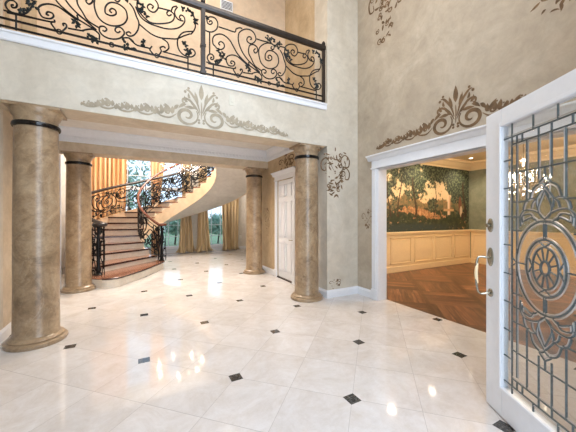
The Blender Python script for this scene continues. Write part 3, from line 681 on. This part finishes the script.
def stair_rail(name, rf, a0, a1, nsec, label, sc, lift=1.08, inner=False):
    root = empty(name, P(a0, rf(a0), 0.2))
    zr = lambda a: zn(a)+lift+(0.22*max(0, min(1, (200-a)/80)) if inner else 0)
    # arc length table
    N_ = 240; A = [a0+(a1-a0)*i/N_ for i in range(N_+1)]; L = [0]
    for i in range(N_):
        p, q = P(A[i], rf(A[i]), 0), P(A[i+1], rf(A[i+1]), 0); L.append(L[-1]+sqrt((p[0]-q[0])**2+(p[1]-q[1])**2))
    def at(u):
        u = max(0, min(L[-1], u)); lo, hi = 0, N_
        while hi-lo > 1:
            m_ = (lo+hi)//2
            if L[m_] <= u: lo = m_
            else: hi = m_
        return A[lo]+(A[hi]-A[lo])*(u-L[lo])/max(1e-9, L[hi]-L[lo])
    def Q(u, v):
        a = at(u); return P(a, rf(a), zn(a)+0.06+v)
    T = L[-1]; w = T/nsec
    # handrail with a volute over the first newel
    c0 = P(a0, rf(a0), zr(a0)); hp = []
    sgn = -1 if inner else 1
    tang = Vector(P(a0-1, rf(a0-1), 0))-Vector(P(a0, rf(a0), 0)); t0 = atan2(tang.y, tang.x)
    rad = atan2(CY-c0[1], CX-c0[0]) if inner else atan2(c0[1]-CY, c0[0]-CX)   # towards the volute
    cc = Vector((c0[0]+0.15*cos(rad), c0[1]+0.15*sin(rad), c0[2]-0.02)); 
    for i in range(26):
        f = i/25; an = rad+pi+sgn*(1-f)*-1*2.0*pi*0.85; rr = 0.05+0.10*f
        hp.append((cc.x+rr*cos(an), cc.y+rr*sin(an), cc.z+0.02*f))
    hp += [P(a, rf(a), zr(a)) for a in A[4::4]]
    MB().tube(hp, 0.04 if inner else 0.05, 10).build('handrail', M['mahogany' if inner else 'bronze'], root)
    # newel
    nc = (cc.x, cc.y, 0.205)
    MB().lathe(nc, [(0.085, 0), (0.085, 0.04), (0.05, 0.07), (0.045, 0.12), (0.065, 0.16), (0.04, 0.22), (0.036, 0.5), (0.05, 0.62), (0.06, 0.7), (0.045, 0.8), (0.03, 0.9), (0.03, 1.12), (0.05, 1.17), (0.03, cc.z-0.2)], 20).build('newel_post', M['iron'], root)
    m = MB(); rnd = random.Random(9)
    for k in range(5):
        an = rad+2*pi*k/5; bx, by = cc.x+0.12*cos(an), cc.y+0.12*sin(an)
        pts = [(bx+0.035*sin(t*2*pi*1.5)*cos(an+pi/2), by+0.035*sin(t*2*pi*1.5)*sin(an+pi/2), 0.23+t*(cc.z-0.26)) for t in [i/24 for i in range(25)]]
        m.tube(pts, 0.010, 6)
        for q in range(5): leaf_blade(m, (bx, by, 0.35+q*0.22), rnd.uniform(0, 6.28), 0.09, 0.025, n=(cos(an), sin(an), 0), ux=(-sin(an), cos(an), 0), th=0.012)
    m.build('volute_balusters', M['iron'], root)
    for z in (0.05, 0.9):
        MB().tube([Q(T*i/120, z) for i in range(121)], 0.010, 6).build('rail_bar', M['iron'], root)
    for s in range(nsec):
        m = MB(); sx = w/2.364; sz = (lift-0.1)/1.04
        for st in SMP: m.tube([Q(s*w+u*sx, v*sz) for u, v in st], 0.017, 6)
        for u, v in RING: m.tube([Q(s*w+(u+0.03*cos(t*pi/6))*sx, (v+0.03*sin(t*pi/6))*sz) for t in range(12)], 0.009, 5, True)
        m.build('scroll_panel', M['iron'], root)
        m = MB()
        for u, v in LEAF:
            p = Q(s*w+u*sx, v*sz); a = at(s*w+u*sx)
            for q in range(3): leaf_blade(m, p, rnd.uniform(0, 6.28), 0.08, 0.025, n=(cos(radians(a)), sin(radians(a)), 0), ux=(-sin(radians(a)), cos(radians(a)), 0), th=0.014)
        m.build('iron_leaves', M['leafiron'], root)
        MB().tube([Q(s*w, -0.05), Q(s*w, lift-0.06)], 0.016, 6).build('baluster', M['iron'], root)
    tag(root, label, 'railing', 'stair railings')
stair_rail('stair_railing', lambda a: ro(a)-0.10, 231, -20, 4, 'outer black scrolled stair railing, dark handrail, beside the far left column', 1)
stair_rail('stair_railing', lambda a: RI+0.10, 235, -20, 3, 'inner stair railing with reddish handrail winding up from the right newel', 1, inner=True)

# ------------------------------------------------------------------ entrance door with leaded glass
DO = Vector((2.64, 1.33, 0)); DD = Vector((-0.5165, -0.856, 0)).normalized(); DN = Vector((-0.856, 0.5165, 0)).normalized()
def D(s, z, n=0.0): return tuple(DO+DD*s+DN*n+Vector((0, 0, z)))
def dbox(m, s0, s1, z0, z1, n0, n1):
    m.prism([D(s0, z0, n0), D(s1, z0, n0), D(s1, z1, n0), D(s0, z1, n0)], DN*(n1-n0))
def entrance_door():
    root = empty('door_1', D(1.13, 0)); G0, G1, Z0, Z1 = 0.19, 0.94, 0.25, 2.315
    def part(name, bxs, mat='white', bevel=0.004, parent=root):
        m = MB()
        for b in bxs: dbox(m, *b)
        return m.build(name, M[mat], parent, bevel)
    part('stile', [(0.002, G0, 0.012, 2.46, -0.045, 0)]); part('stile', [(G1, 1.13, 0.012, 2.46, -0.045, 0)])
    part('top_rail', [(G0, G1, Z1, 2.46, -0.045, 0)]); part('bottom_rail', [(G0, G1, 0.012, Z0, -0.045, 0)])
    for n0, n1 in ((0, 0.012), (-0.057, -0.045)):
        w = 0.028
        part('glazing_bead', [(G0-w, G0, Z0-w, Z1+w, n0, n1), (G1, G1+w, Z0-w, Z1+w, n0, n1), (G0, G1, Z1, Z1+w, n0, n1), (G0, G1, Z0-w, Z0, n0, n1)], bevel=0.005)
    pane = part('glass_pane', [(G0, G1, Z0, Z1, -0.024, -0.020)], 'bevel', 0)
    cs, cz = 0.565, 1.26
    m = MB()
    def line(p, r=0.0062, n=6, closed=False): m.tube([D(cs+u, cz+v, -0.022) for u, v in p], r, n, closed)
    def mir(p, **k):
        line(p, **k); line([(-u, v) for u, v in p], **k)
    T, B = Z1-cz, Z0-cz; hw = G1-cs
    mir([(-0.292, B), (-0.292, T)]); mir([(-0.243, -0.86), (-0.243, 0.893)])
    for s in (1, -1):
        line([(-hw, 0.952*s), (hw, 0.952*s)]); line([(-0.292, 0.893*s), (0.292, 0.893*s)])
        mir([(-0.095, 0.952*s), (-0.095, 1.05*s)]); mir([(-0.243, 0.952*s), (-0.243, 0.893*s)]) ; mir([(-0.192, 0.893*s), (-0.192, 0.952*s)]); mir([(-0.05, 0.893*s), (-0.05, 0.952*s)])
        line([(-0.292, 0.673*s), (0.292, 0.673*s)])
        mir([(-0.15, 0.893*s), (-0.15, 0.463*s)]); mir([(-0.05, 0.893*s), (-0.05, 0.60*s)]); line([(0, 0.673*s), (0, 0.61*s)])
        mir([(-0.292, 0.452*s), (-0.13, 0.452*s)])
        mir([(-0.292, 0.34*s), (-0.20, 0.34*s)]); mir([(-0.292, 0.238*s), (-0.2, 0.238*s)])
    for v in (0.78, 0.564, 0.343, 0.123, -0.1, -0.32, -0.54, -0.75): mir([(-hw, v), (-0.292, v)])
    mir([(-0.292, 0.03), (-0.243, 0.0), (-0.292, -0.03)])
    mir([(-0.243, 0), (-0.15, 0)])
    m.build('lead_came', M['lead'], root)
    m = MB()
    el = lambda a, b, n=40: [(a*cos(2*pi*i/n), b*sin(2*pi*i/n)) for i in range(n)]
    line(el(0.242, 0.312), r=0.0065, closed=True); line(el(0.152, 0.188), r=0.0075, closed=True); line(el(0.098, 0.138), r=0.0065, closed=True); line(el(0.034, 0.046), r=0.009, closed=True)
    for k in range(12):
        a = 2*pi*(k+0.5)/12; line([(0.034*cos(a), 0.046*sin(a)), (0.098*cos(a), 0.138*sin(a))], r=0.0055)
    for k in range(4):
        a = pi/2*k
        for s in (-0.35, 0.35): line([(0.152*cos(a+s), 0.188*sin(a+s)), (0.102*cos(a), 0.142*sin(a))], r=0.006)
    for s in (1, -1): line([(0.008, 0.188*s), (0.008, 0.312*s)], r=0.006); line([(-0.008, 0.188*s), (-0.008, 0.312*s)], r=0.006)
    F_ = [[(0.0, 0.549), (-0.035, 0.568), (-0.094, 0.537), (-0.123, 0.463)], [(-0.045, 0.575), (0.0, 0.612)],
          [(0, 0.516), (-0.034, 0.447), (-0.052, 0.397), (-0.036, 0.351), (0, 0.323)], [(0, 0.544), (-0.052, 0.482), (-0.066, 0.454), (-0.059, 0.403)],
          [(-0.184, 0.388), (-0.165, 0.442), (-0.116, 0.469), (-0.059, 0.454)], [(-0.109, 0.398), (-0.097, 0.439), (-0.066, 0.462)],
          [(-0.208, 0.27), (-0.212, 0.33), (-0.190, 0.372), (-0.138, 0.391), (-0.052, 0.368), (0, 0.323)], [(-0.176, 0.31), (-0.109, 0.335), (-0.06, 0.31)],
          [(-0.190, 0.30), (-0.19, 0.345), (-0.12, 0.36), (-0.09, 0.32)]]
    for f in F_:
        f = smooth_path(f, 4)
        mir(f, r=0.0062); mir([(u, -v) for u, v in f], r=0.0062)
    m.build('leaded_medallion', M['lead'], root)
    MBm = m; m = MB()  # pale tubes added beside the came to draw glints along the bevels
    line(el(0.229, 0.298), r=0.006, closed=True); line(el(0.255, 0.326), r=0.005, closed=True); line(el(0.138, 0.173), r=0.005, closed=True); line(el(0.166, 0.203), r=0.005, closed=True); line(el(0.11, 0.151), r=0.004, closed=True)
    for f in F_:
        f = [(u*0.93, 0.42+(v-0.42)*0.9) for u, v in smooth_path(f, 4)]
        mir(f, r=0.005); mir([(u, -v) for u, v in f], r=0.005)
    for s in (1, -1):
        line([(-hw, 0.966*s), (hw, 0.966*s)], r=0.004); line([(-0.292, 0.878*s), (0.292, 0.878*s)], r=0.004)
    for u in (-0.302, -0.233, -0.138, -0.038): mir([(u, 0.463 if u > -0.2 else -0.86), (u, 0.89)], r=0.004)
    m.build('bevel_highlights', M['bevel_edge'], root)
    # lock set on the visible face
    def oval(s, z, a, b, t, name):
        mm = MB(); n = 24; vs = []
        for (k, nn) in ((1, 0), (1, t*0.6), (0.85, t)):
            vs += [D(s+a*k*cos(2*pi*i/n), z+b*k*sin(2*pi*i/n), nn) for i in range(n)]
        fs = [(j*n+i, j*n+(i+1) % n, (j+1)*n+(i+1) % n, (j+1)*n+i) for j in range(2) for i in range(n)]+[tuple(range(n-1, -1, -1)), tuple(range(2*n, 3*n))]
        mm.add(vs, fs); return mm.build(name, M['nickel'], root)
    dp = oval(0.065, 1.53, 0.032, 0.058, 0.012, 'deadbolt_plate')
    MB().tube([D(0.065, 1.53, 0.0), D(0.065, 1.53, 0.035)], 0.016, 16).build('deadbolt_turn', M['nickel'], dp)
    oval(0.065, 1.265, 0.034, 0.078, 0.012, 'handle_plate'); oval(0.065, 0.965, 0.03, 0.034, 0.012, 'handle_rose')
    hp = smooth_path([(0.065, 1.262, 0.0), (0.065, 1.262, 0.03), (0.05, 1.265, 0.075), (0.045, 1.24, 0.098), (0.045, 1.12, 0.108), (0.045, 1.0, 0.10), (0.047, 0.955, 0.075), (0.06, 0.96, 0.03), (0.065, 0.965, 0.0)], 5)
    pull = MB().tube([D(s, z, n) for s, z, n in hp], 0.0085, 10).build('door_handle', M['nickel'], root)
    MB().tube([D(0.045, 1.21-0.01*i, 0.098+0.010*sin(pi*i/17)) for i in range(18)], 0.0125, 12, taper=lambda t: 0.7+0.35*sin(pi*t)).build('handle_grip', M['cream'], pull)['label'] = 'pale ivory coloured grip of the door pull'
    for z in (0.3, 1.25, 2.2): part('hinge', [(1.128, 1.15, z-0.05, z+0.05, -0.05, 0.004)], 'nickel', 0)
    struct(root, 'open white entrance door with leaded bevelled glass at the right edge')
entrance_door()
struct(MB().prism([(2.0, 0.26, 0), (2.25, 0.26, 0), (2.25, 0.44, 0), (2.0, 0.44, 0)], (0, 0, 0.012)).build('trim_threshold', M['threshold']))

# ------------------------------------------------------------------ curtains
def curtain(name, x0t, x1t, x0b, x1b, zt, mat, label, tie=None, puddle=0.0, seed=1, group=None, y=13.24):
    rnd = random.Random(seed); nx, nz = 90, 40; nf = max(3, int((x1t-x0t)/0.15)); ph = rnd.uniform(0, 6)
    vs = []; fs = []
    for j in range(nz+1):
        t = j/nz; z = 0.015+(zt-0.015)*t
        if tie:
            zt_, xa, xb = tie
            if z > zt_: q = (z-zt_)/(zt-zt_); q = q**0.8; a = xa+(x0t-xa)*q; b = xb+(x1t-xb)*q
            else: q = z/zt_; a = x0b+(xa-x0b)*q**0.7; b = x1b+(xb-x1b)*q**0.7
        else: a = x0b+(x0t-x0b)*t; b = x1b+(x1t-x1b)*t
        fl = puddle*max(0, 1-z/0.22)**2
        a -= fl*0.6; b += fl*0.6
        for i in range(nx+1):
            s = i/nx; w = 2*pi*nf*s+ph+0.5*sin(3*s*pi+2*t)
            d = 0.075*sin(w)+0.022*sin(2.3*w+1+3*t)
            vs.append((a+(b-a)*s+0.012*cos(w*1.3+t*2), y-d-fl*(0.5+0.3*sin(5*w*0.3+seed)), z+(0.03*sin(w*0.7) if j < 2 else 0)*puddle*3+0.01))
    for j in range(nz):
        for i in range(nx):
            o = j*(nx+1)+i; fs.append((o, o+1, o+nx+2, o+nx+1))
    m = MB(); m.add(vs, fs, True); ob = m.build(name, M[mat], sharp=180)
    sd = ob.modifiers.new('thickness', 'SOLIDIFY'); sd.thickness = 0.006
    return tag(ob, label, 'curtain', group)
curtain('curtain', -1.65, -0.42, -1.65, -0.5, 5.7, 'curtain_orange', 'long orange silk curtain left of the tall window behind the stairs', seed=3)
curtain('curtain', 0.40, 1.15, 0.46, 0.80, 5.7, 'curtain_orange', 'orange silk curtain right of the window, just behind the reddish handrail', tie=(2.4, 0.44, 0.78), seed=5)
curtain('curtain', 1.60, 2.05, 1.52, 2.22, 5.7, 'curtain_gold', 'gold floor length curtain, left one of the close pair under the stairs', tie=(2.6, 1.70, 2.02), puddle=0.22, seed=8)
curtain('curtain', 2.38, 2.80, 2.30, 2.98, 5.7, 'curtain_gold', 'gold floor length curtain left of the narrow bright window, right one of the close pair', tie=(2.6, 2.40, 2.78), puddle=0.22, seed=11)
curtain('curtain', 3.45, 4.35, 3.50, 4.28, 5.7, 'curtain_gold', 'dull gold curtain right of the bright window, beside the far right column', puddle=0.12, seed=14)

# ------------------------------------------------------------------ chandeliers
def chandelier(name, c, R, H, label, ncand, zc):
    x, y, z = c; root = empty(name, (x, y, z))
    MB().lathe(c, [(0.012, 0), (0.05, 0.03), (0.07, 0.08), (0.04, 0.14), (0.025, 0.3), (0.05, 0.36), (0.03, 0.45), (0.02, H-0.05), (0.06, H), (0.01, H+0.04)], 20).build('stem', M['crystal'], root)
    MB().tube([(x, y, z+H), (x, y, zc-0.02)], 0.008, 6).build('chain', M['nickel'], root)
    MB().lathe((x, y, zc-0.06), [(0.02, 0), (0.07, 0.02), (0.08, 0.06)], 20).build('ceiling_rose', M['nickel'], root)
    for rr, zz in ((R, 0.32*H), (R*0.6, 0.72*H)):
        MB().tube([(x+rr*cos(2*pi*i/48), y+rr*sin(2*pi*i/48), z+zz) for i in range(48)], 0.010, 6, True).build('ring', M['nickel'], root)
    for k in range(ncand):
        a = 2*pi*k/ncand; ca, sa = cos(a), sin(a)
        pts = smooth_path([(x+0.04*ca, y+0.04*sa, z+0.2*H), (x+0.5*R*ca, y+0.5*R*sa, z+0.1*H), (x+R*ca, y+R*sa, z+0.32*H)], 6)
        MB().tube(pts, 0.009, 6).build('arm', M['crystal'], root)
        MB().lathe((x+R*ca, y+R*sa, z+0.32*H), [(0.012, 0), (0.045, 0.02), (0.012, 0.025), (0.012, 0.1)], 12).build('candle_cup', M['crystal'], root)
        MB().lathe((x+R*ca, y+R*sa, z+0.32*H+0.1), [(0.008, 0), (0.018, 0.025), (0.012, 0.055), (0.002, 0.08)], 10).build('bulb', M['bulb'], root)
    for k in range(28):
        a = 2*pi*(k+0.5)/28; m = MB(); rr, zz = (R, 0.32*H) if k % 2 else (R*0.6, 0.72*H)
        for q in range(6):
            rq = rr*(1-q*0.03); cz = z+zz-0.04-q*0.05
            cx_, cy_ = x+rq*cos(a), y+rq*sin(a); s = 0.018 if q < 5 else 0.03
            m.add([(cx_+s, cy_, cz), (cx_, cy_+s, cz), (cx_-s, cy_, cz), (cx_, cy_-s, cz), (cx_, cy_, cz+s*1.3), (cx_, cy_, cz-s*1.6)], [(0, 1, 4), (1, 2, 4), (2, 3, 4), (3, 0, 4), (1, 0, 5), (2, 1, 5), (3, 2, 5), (0, 3, 5)])
        m.build('crystal_strand', M['crystal'], root)
    return tag(root, label, 'chandelier')
chandelier('chandelier', (CX, CY, 3.15), 0.74, 1.15, 'crystal chandelier hanging in the stairwell, just visible under the beam', 14, 7.0)
for k in range(7): point('candle_light', (CX+0.74*cos(2*pi*k/7), CY+0.74*sin(2*pi*k/7), 3.66), 9, WARM, 0.03)
chandelier('chandelier', (7.2, 2.9, 2.05), 0.42, 0.75, 'lit crystal chandelier of the dining room seen through the leaded door glass', 10, 3.5)
point('dining_chandelier_light', (7.2, 2.9, 2.75), 230, WARM, 0.25)

def downlight(x, y, z, p, label, col=SOFT):
    root = empty('downlight', (x, y, z))
    MB().lathe((x, y, z-0.012), [(0.055, 0.002), (0.075, 0.0), (0.085, 0.012)], 24, cap=False).build('trim_ring', M['white'], root)
    MB().lathe((x, y, z-0.005), [(0.001, 0.0), (0.056, 0.0), (0.056, 0.004)], 24).build('lens', M['downlight'], root)
    l = bpy.data.lights.new('downlight_lamp', 'SPOT'); l.energy = p; l.color = col; l.spot_size = radians(130); l.spot_blend = 0.8; l.shadow_soft_size = 0.08
    o = bpy.data.objects.new('downlight_lamp', l); COL.objects.link(o); o.location = (x, y, z-0.03)
    tag(root, label, 'ceiling light', 'recessed ceiling lights')
for x, pl in ((5.85, 'nearest the opening'), (7.5, 'in the middle of the row'), (9.45, 'farthest along, near the corner')):
    downlight(x, 5.2, 3.5, 150, 'recessed dining room ceiling light, the one %s' % pl, WARM)
for x, y, pl in ((0.0, 6.1, 'left front'), (1.75, 6.1, 'right front')):  # unseen fixtures added to brighten the hall
    downlight(x, y, 3.46, 260, 'added recessed hall ceiling light, unseen behind the near beam, %s' % pl, SOFT)

# ------------------------------------------------------------------ wall plates
def plate(name, c, w, h, axis, out, label, kind, mat='plastic'):
    root = empty(name, c); x, y, z = c
    def b(m, dw0, dw1, dz0, dz1, t0, t1):
        if axis == 'y': m.box(x+dw0, x+dw1, y+out*t0, y+out*t1, z+dz0, z+dz1)
        else: m.box(x+out*t0, x+out*t1, y+dw0, y+dw1, z+dz0, z+dz1)
    m = MB(); b(m, -w/2, w/2, -h/2, h/2, 0, 0.006); m.build('cover_plate', M[mat], root, 0.002)
    m = MB()
    if kind == 'switch': b(m, -0.016, 0.016, -0.035, 0.035, 0.006, 0.012)
    else: b(m, -0.016, 0.016, 0.008, 0.032, 0.006, 0.009); b(m, -0.016, 0.016, -0.032, -0.008, 0.006, 0.009)
    m.build('rocker' if kind == 'switch' else 'socket', M[mat], root)
    tag(root, label, kind)
plate('light_switch', (-1.56, 7.15, 1.6), 0.09, 0.16, 'x', 1, 'white light switch on the hall wall left of the far left column', 'switch')
plate('wall_outlet', (4.45, 13.4, 0.62), 0.12, 0.16, 'y', -1, 'white wall outlet on the far wall right of the gold curtain', 'outlet')
plate('wall_control', (1.346, 4.5, 3.52), 0.09, 0.17, 'y', -1, 'small pale control plate on the beam face right of the painted crest', 'switch', 'plate_tan')
r_ = empty('air_vent', (1.72, 6.29, 6.42)); box('vent_frame', M['white'], 1.62, 1.9, 6.27, 6.3, 6.3, 6.52, r_)
for i in range(6): box('vent_slat', M['iron'], 1.64, 1.88, 6.262, 6.272, 6.325+i*0.03, 6.333+i*0.03, r_)
tag(r_, 'small grey air vent on the upstairs wall at the top edge', 'vent')
# upstairs door casing at the left
struct(multi('trim_upstairs_casing', M['plaster_tan'], [(-1.75, -1.62, 6.24, 6.3, 3.86, 7.0), (-1.62, -1.55, 6.26, 6.3, 3.86, 7.0), (-1.95, -1.9, 6.27, 6.3, 3.86, 7.0)]))
struct(multi('trim_upstairs_base', M['plaster_peach'], [(-1.5, 3.27, 6.275, 6.3, 3.86, 4.05)]))

# ------------------------------------------------------------------ painted scroll ornament on the walls
class Stencil:
    def __init__(s, org, ux, n): s.o = Vector(org); s.u = Vector(ux); s.n = Vector(n); s.m = MB(); s.c = 0
    def w(s, u, v): return s.o+s.u*u+Vector((0, 0, v))+s.n*(0.0012+0.00004*len(s.m.f)**0.5*1.0+0.00002*s.c)
    def ribbon(s, pts, w, taper=True):
        s.c += 1
        P_ = smooth_path(pts, 5); n = len(P_); vs = []
        for i, p in enumerate(P_):
            a, b = P_[max(i-1, 0)], P_[min(i+1, n-1)]; dx, dy = b[0]-a[0], b[1]-a[1]; L = sqrt(dx*dx+dy*dy) or 1
            ww = w*(0.25+0.75*sin(pi*min(1, max(0, i/(n-1)))) if taper else 1)/2
            vs += [s.w(p[0]-dy/L*ww, p[1]+dx/L*ww), s.w(p[0]+dy/L*ww, p[1]-dx/L*ww)]
        s.m.add(vs, [(2*i, 2*i+1, 2*i+3, 2*i+2) for i in range(n-1)])
    def leaf(s, u, v, ang, L, w, bend=0.2):
        s.c += 1
        pts = []
        for sd in (1, -1):
            for i in range(7):
                t = i/6 if sd == 1 else 1-i/6
                r = w/2*sin(pi*t**0.8)*sd; an = ang+bend*t
                pts.append((u+L*t*cos(an)-r*sin(an), v+L*t*sin(an)+r*cos(an)))
        s.m.add([s.w(a, b) for a, b in pts], [tuple(range(len(pts)))])
    def spiral(s, u, v, r0, r1, a0, turns, w, n=22):
        pts = [(u+(r0+(r1-r0)*i/n)*cos(a0+turns*2*pi*i/n), v+(r0+(r1-r0)*i/n)*sin(a0+turns*2*pi*i/n)) for i in range(n+1)]
        s.ribbon(pts, w); return pts[-1]
    def dot(s, u, v, r):
        s.c += 1
        s.m.add([s.w(u+r*cos(2*pi*i/8), v+r*sin(2*pi*i/8)) for i in range(8)], [tuple(range(8))])
    def done(s, mat, parent): return s.m.build('painted_ornament', M[mat], bpy.data.objects[parent])
def crest(org, ux, n, mat, parent, left=1.5, right=1.5):
    s = Stencil(org, ux, n); PI = pi
    s.leaf(0, 0.40, PI/2, 0.25, 0.075, 0); s.ribbon([(0, 0.1), (0.005, 0.25), (0, 0.37)], 0.02)
    for d in (-1, 1):
        A = lambda a: a if d == 1 else PI-a
        s.leaf(d*0.05, 0.33, A(1.3), 0.17, 0.04, 0.1*d); s.ribbon([(d*0.02, 0.2), (d*0.07, 0.36), (d*0.17, 0.50), (d*0.23, 0.52)], 0.035); s.ribbon([(d*0.02, 0.16), (d*0.09, 0.29), (d*0.2, 0.38), (d*0.27, 0.37), (d*0.27, 0.32), (d*0.235, 0.325)], 0.035); s.leaf(d*0.10, 0.29, A(0.75), 0.13, 0.04, 0.2*d); s.leaf(d*0.06, 0.24, A(0.55), 0.12, 0.035, 0.3*d)
        s.leaf(d*0.05, 0.36, A(1.0), 0.17, 0.035, 0.3*d); s.leaf(d*0.16, 0.40, A(0.4), 0.09, 0.04, 0.9*d); s.dot(d*0.24, 0.49, 0.022); s.dot(d*0.19, 0.55, 0.02)
        s.leaf(d*0.20, 0.34, A(0.1), 0.10, 0.045, 1.0*d)
        s.dot(d*0.035, 0.085, 0.02); s.dot(d*0.035, 0.045, 0.02)
        # big volute
        n_ = 26; pts = []
        for i in range(n_+1):
            f = i/n_; a = (PI*0.3+f*2*PI*1.45)*d*-1+(0 if d == 1 else PI); r = 0.028+0.145*f
            pts.append((d*0.215+r*cos(a), 0.13+r*sin(a)*0.92))
        s.ribbon(pts, 0.052)
        s.leaf(d*0.10, 0.25, A(0.3), 0.16, 0.05, -0.3*d); s.leaf(d*0.22, 0.30, A(-0.1), 0.14, 0.05, -0.5*d); s.leaf(d*0.33, 0.27, A(-0.6), 0.12, 0.05, -0.3*d)
        lim = left if d == -1 else right
        # trailing flourish: five leafy curls getting smaller outwards
        for f, h in ((0.0, 0.21), (0.26, 0.17), (0.50, 0.14), (0.72, 0.15), (0.90, 0.07)):
            u0 = 0.46+(lim-0.46)*f; W_ = 0.24*(1-0.35*f)
            s.ribbon([(d*(u0-0.10), 0.06+h*0.35), (d*u0, 0.04+h*0.1), (d*(u0+W_*0.5), 0.03+h*0.2), (d*(u0+W_*0.75), 0.03+h*0.45)], 0.028)
            s.spiral(d*(u0+0.02), 0.03+h*0.55, 0.010, 0.018+h*0.22, 1.0, 1.25*d, 0.024)
            for t, an, L in ((0.0, 1.5, 0.62), (0.12, 1.0, 0.5), (-0.1, 2.1, 0.45), (0.3, 0.7, 0.5), (0.5, 0.35, 0.5), (0.45, 1.3, 0.3), (0.75, 1.9, 0.42), (0.7, 0.2, 0.35)):
                s.leaf(d*(u0+t*W_), 0.03+h*(0.45 if t < 0.4 else 0.3), A(an), h*L*1.2, 0.022+h*0.19, 0.5*d if an < 1.4 else -0.4*d)
            s.dot(d*(u0+W_*0.3), 0.05+h*0.85, 0.013); s.dot(d*(u0+W_*0.62), 0.05+h*0.62, 0.011)
    s.done(mat, parent)
crest((4.05, 2.44, 2.86), (0, -1, 0), (-1, 0, 0), 'stencil_brown', 'wall_right')
crest((0.86, 4.5, 3.02), (1, 0, 0), (0, -1, 0), 'stencil_pale', 'wall_front')
def cluster(org, ux, n, mat, parent, w, h, seed, k=26, hang=True):
    """hanging spray of curls and leaves: origin at the top centre"""
    s = Stencil(org, ux, n); r = random.Random(seed)
    for i in range(k):
        f = r.random()**1.2; sp = w/2*(1-0.65*f) if hang else w/2*(0.35+0.65*f)
        u = r.uniform(-sp, sp); v = -f*h*0.9
        q = r.random()
        if q < 0.62: s.leaf(u, v, r.uniform(0, 6.28), r.uniform(0.07, 0.15)*min(1, w*1.3), r.uniform(0.028, 0.052)*min(1, w*1.3), r.uniform(-0.9, 0.9))
        elif q < 0.8: s.dot(u, v, r.uniform(0.008, 0.018))
        else: s.spiral(u, v, 0.01, r.uniform(0.03, 0.07)*min(1, w*1.4), r.uniform(0, 6), r.choice((-1, 1))*1.3, 0.026)
    for d, f in ((-1, 0.15), (1, 0.05), (1, 0.3)):
        pts = [(d*w*0.05, -h*f-h*0.25), (d*w*0.30, -h*f-h*0.02), (d*w*0.48, -h*f-h*0.10), (d*w*0.46, -h*f-h*0.24), (d*w*0.34, -h*f-h*0.25), (d*w*0.36, -h*f-h*0.17)]
        s.ribbon(pts, 0.03*min(1.3, w*1.4))
    s.done(mat, parent)
cluster((3.47, 4.5, 2.92), (1, 0, 0), (0, -1, 0), 'stencil_brown', 'wall_front', 0.72, 1.0, 3, 64)
cluster((3.46, 4.5, 0.36), (1, 0, 0), (0, -1, 0), 'stencil_brown', 'wall_front', 0.28, 0.2, 5, 12, False)
cluster((4.05, 4.22, 1.75), (0, -1, 0), (-1, 0, 0), 'stencil_brown', 'wall_right', 0.3, 0.45, 6, 16)
cluster((4.05, 3.75, 6.2), (0, -1, 0), (-1, 0, 0), 'stencil_brown', 'wall_right', 0.85, 1.45, 8, 80)
cluster((4.05, 1.30, 4.4), (0, -1, 0), (-1, 0, 0), 'stencil_brown', 'wall_right', 0.6, 0.6, 9, 40)
cluster((3.27, 6.25, 3.15), (0, -1, 0), (-1, 0, 0), 'stencil_brown', 'wall_hall_right', 0.8, 0.42, 10, 34, False)
cluster((3.27, 7.42, 1.85), (0, -1, 0), (-1, 0, 0), 'stencil_brown', 'wall_hall_right', 0.3, 0.95, 12, 30)

# ------------------------------------------------------------------ outside the stair hall windows
struct(box('trim_2', M['lawn'], -16, 18, 13.7, 40, -0.3, -0.15))
def tree(x, y, h, r, seed, label):
    rnd = random.Random(seed); root = empty('tree', (x, y, -0.15))
    MB().tube([(x, y, -0.15), (x+0.1, y, h*0.4), (x, y, h*0.8)], 0.03*h, 8, taper=lambda t: 1-0.6*t).build('trunk', M['trunk'], root)
    m = MB()
    for i in range(520):
        a = rnd.uniform(0, 2*pi); b = rnd.uniform(-1, 1); q = rnd.random()**0.4
        c = Vector((x+r*q*sqrt(1-b*b)*cos(a), y+r*q*sqrt(1-b*b)*sin(a), h*0.62+h*0.38*q*b))
        s = rnd.uniform(0.12, 0.26); e1 = Vector((rnd.uniform(-1, 1), rnd.uniform(-1, 1), rnd.uniform(-1, 1))).normalized(); e2 = e1.orthogonal().normalized()
        m.add([c-e1*s, c+e2*s*0.4, c+e1*s, c-e2*s*0.4], [(0, 1, 2, 3)])
    m.build('foliage', M['leaves'], root)
    tag(root, label, 'tree', 'trees outside the tall windows')
tree(-0.6, 19, 5.5, 1.8, 1, 'green tree outside the tall window behind the stairs')
tree(2.0, 19, 1.9, 1.0, 2, 'small green tree outside the low window left of the paired gold curtains')
tree(4.6, 18.5, 1.8, 0.9, 3, 'small green tree outside the bright window between gold curtains')
tree(-6.0, 24, 7.0, 2.4, 4, 'tall green tree farther left outside the window behind the stairs')
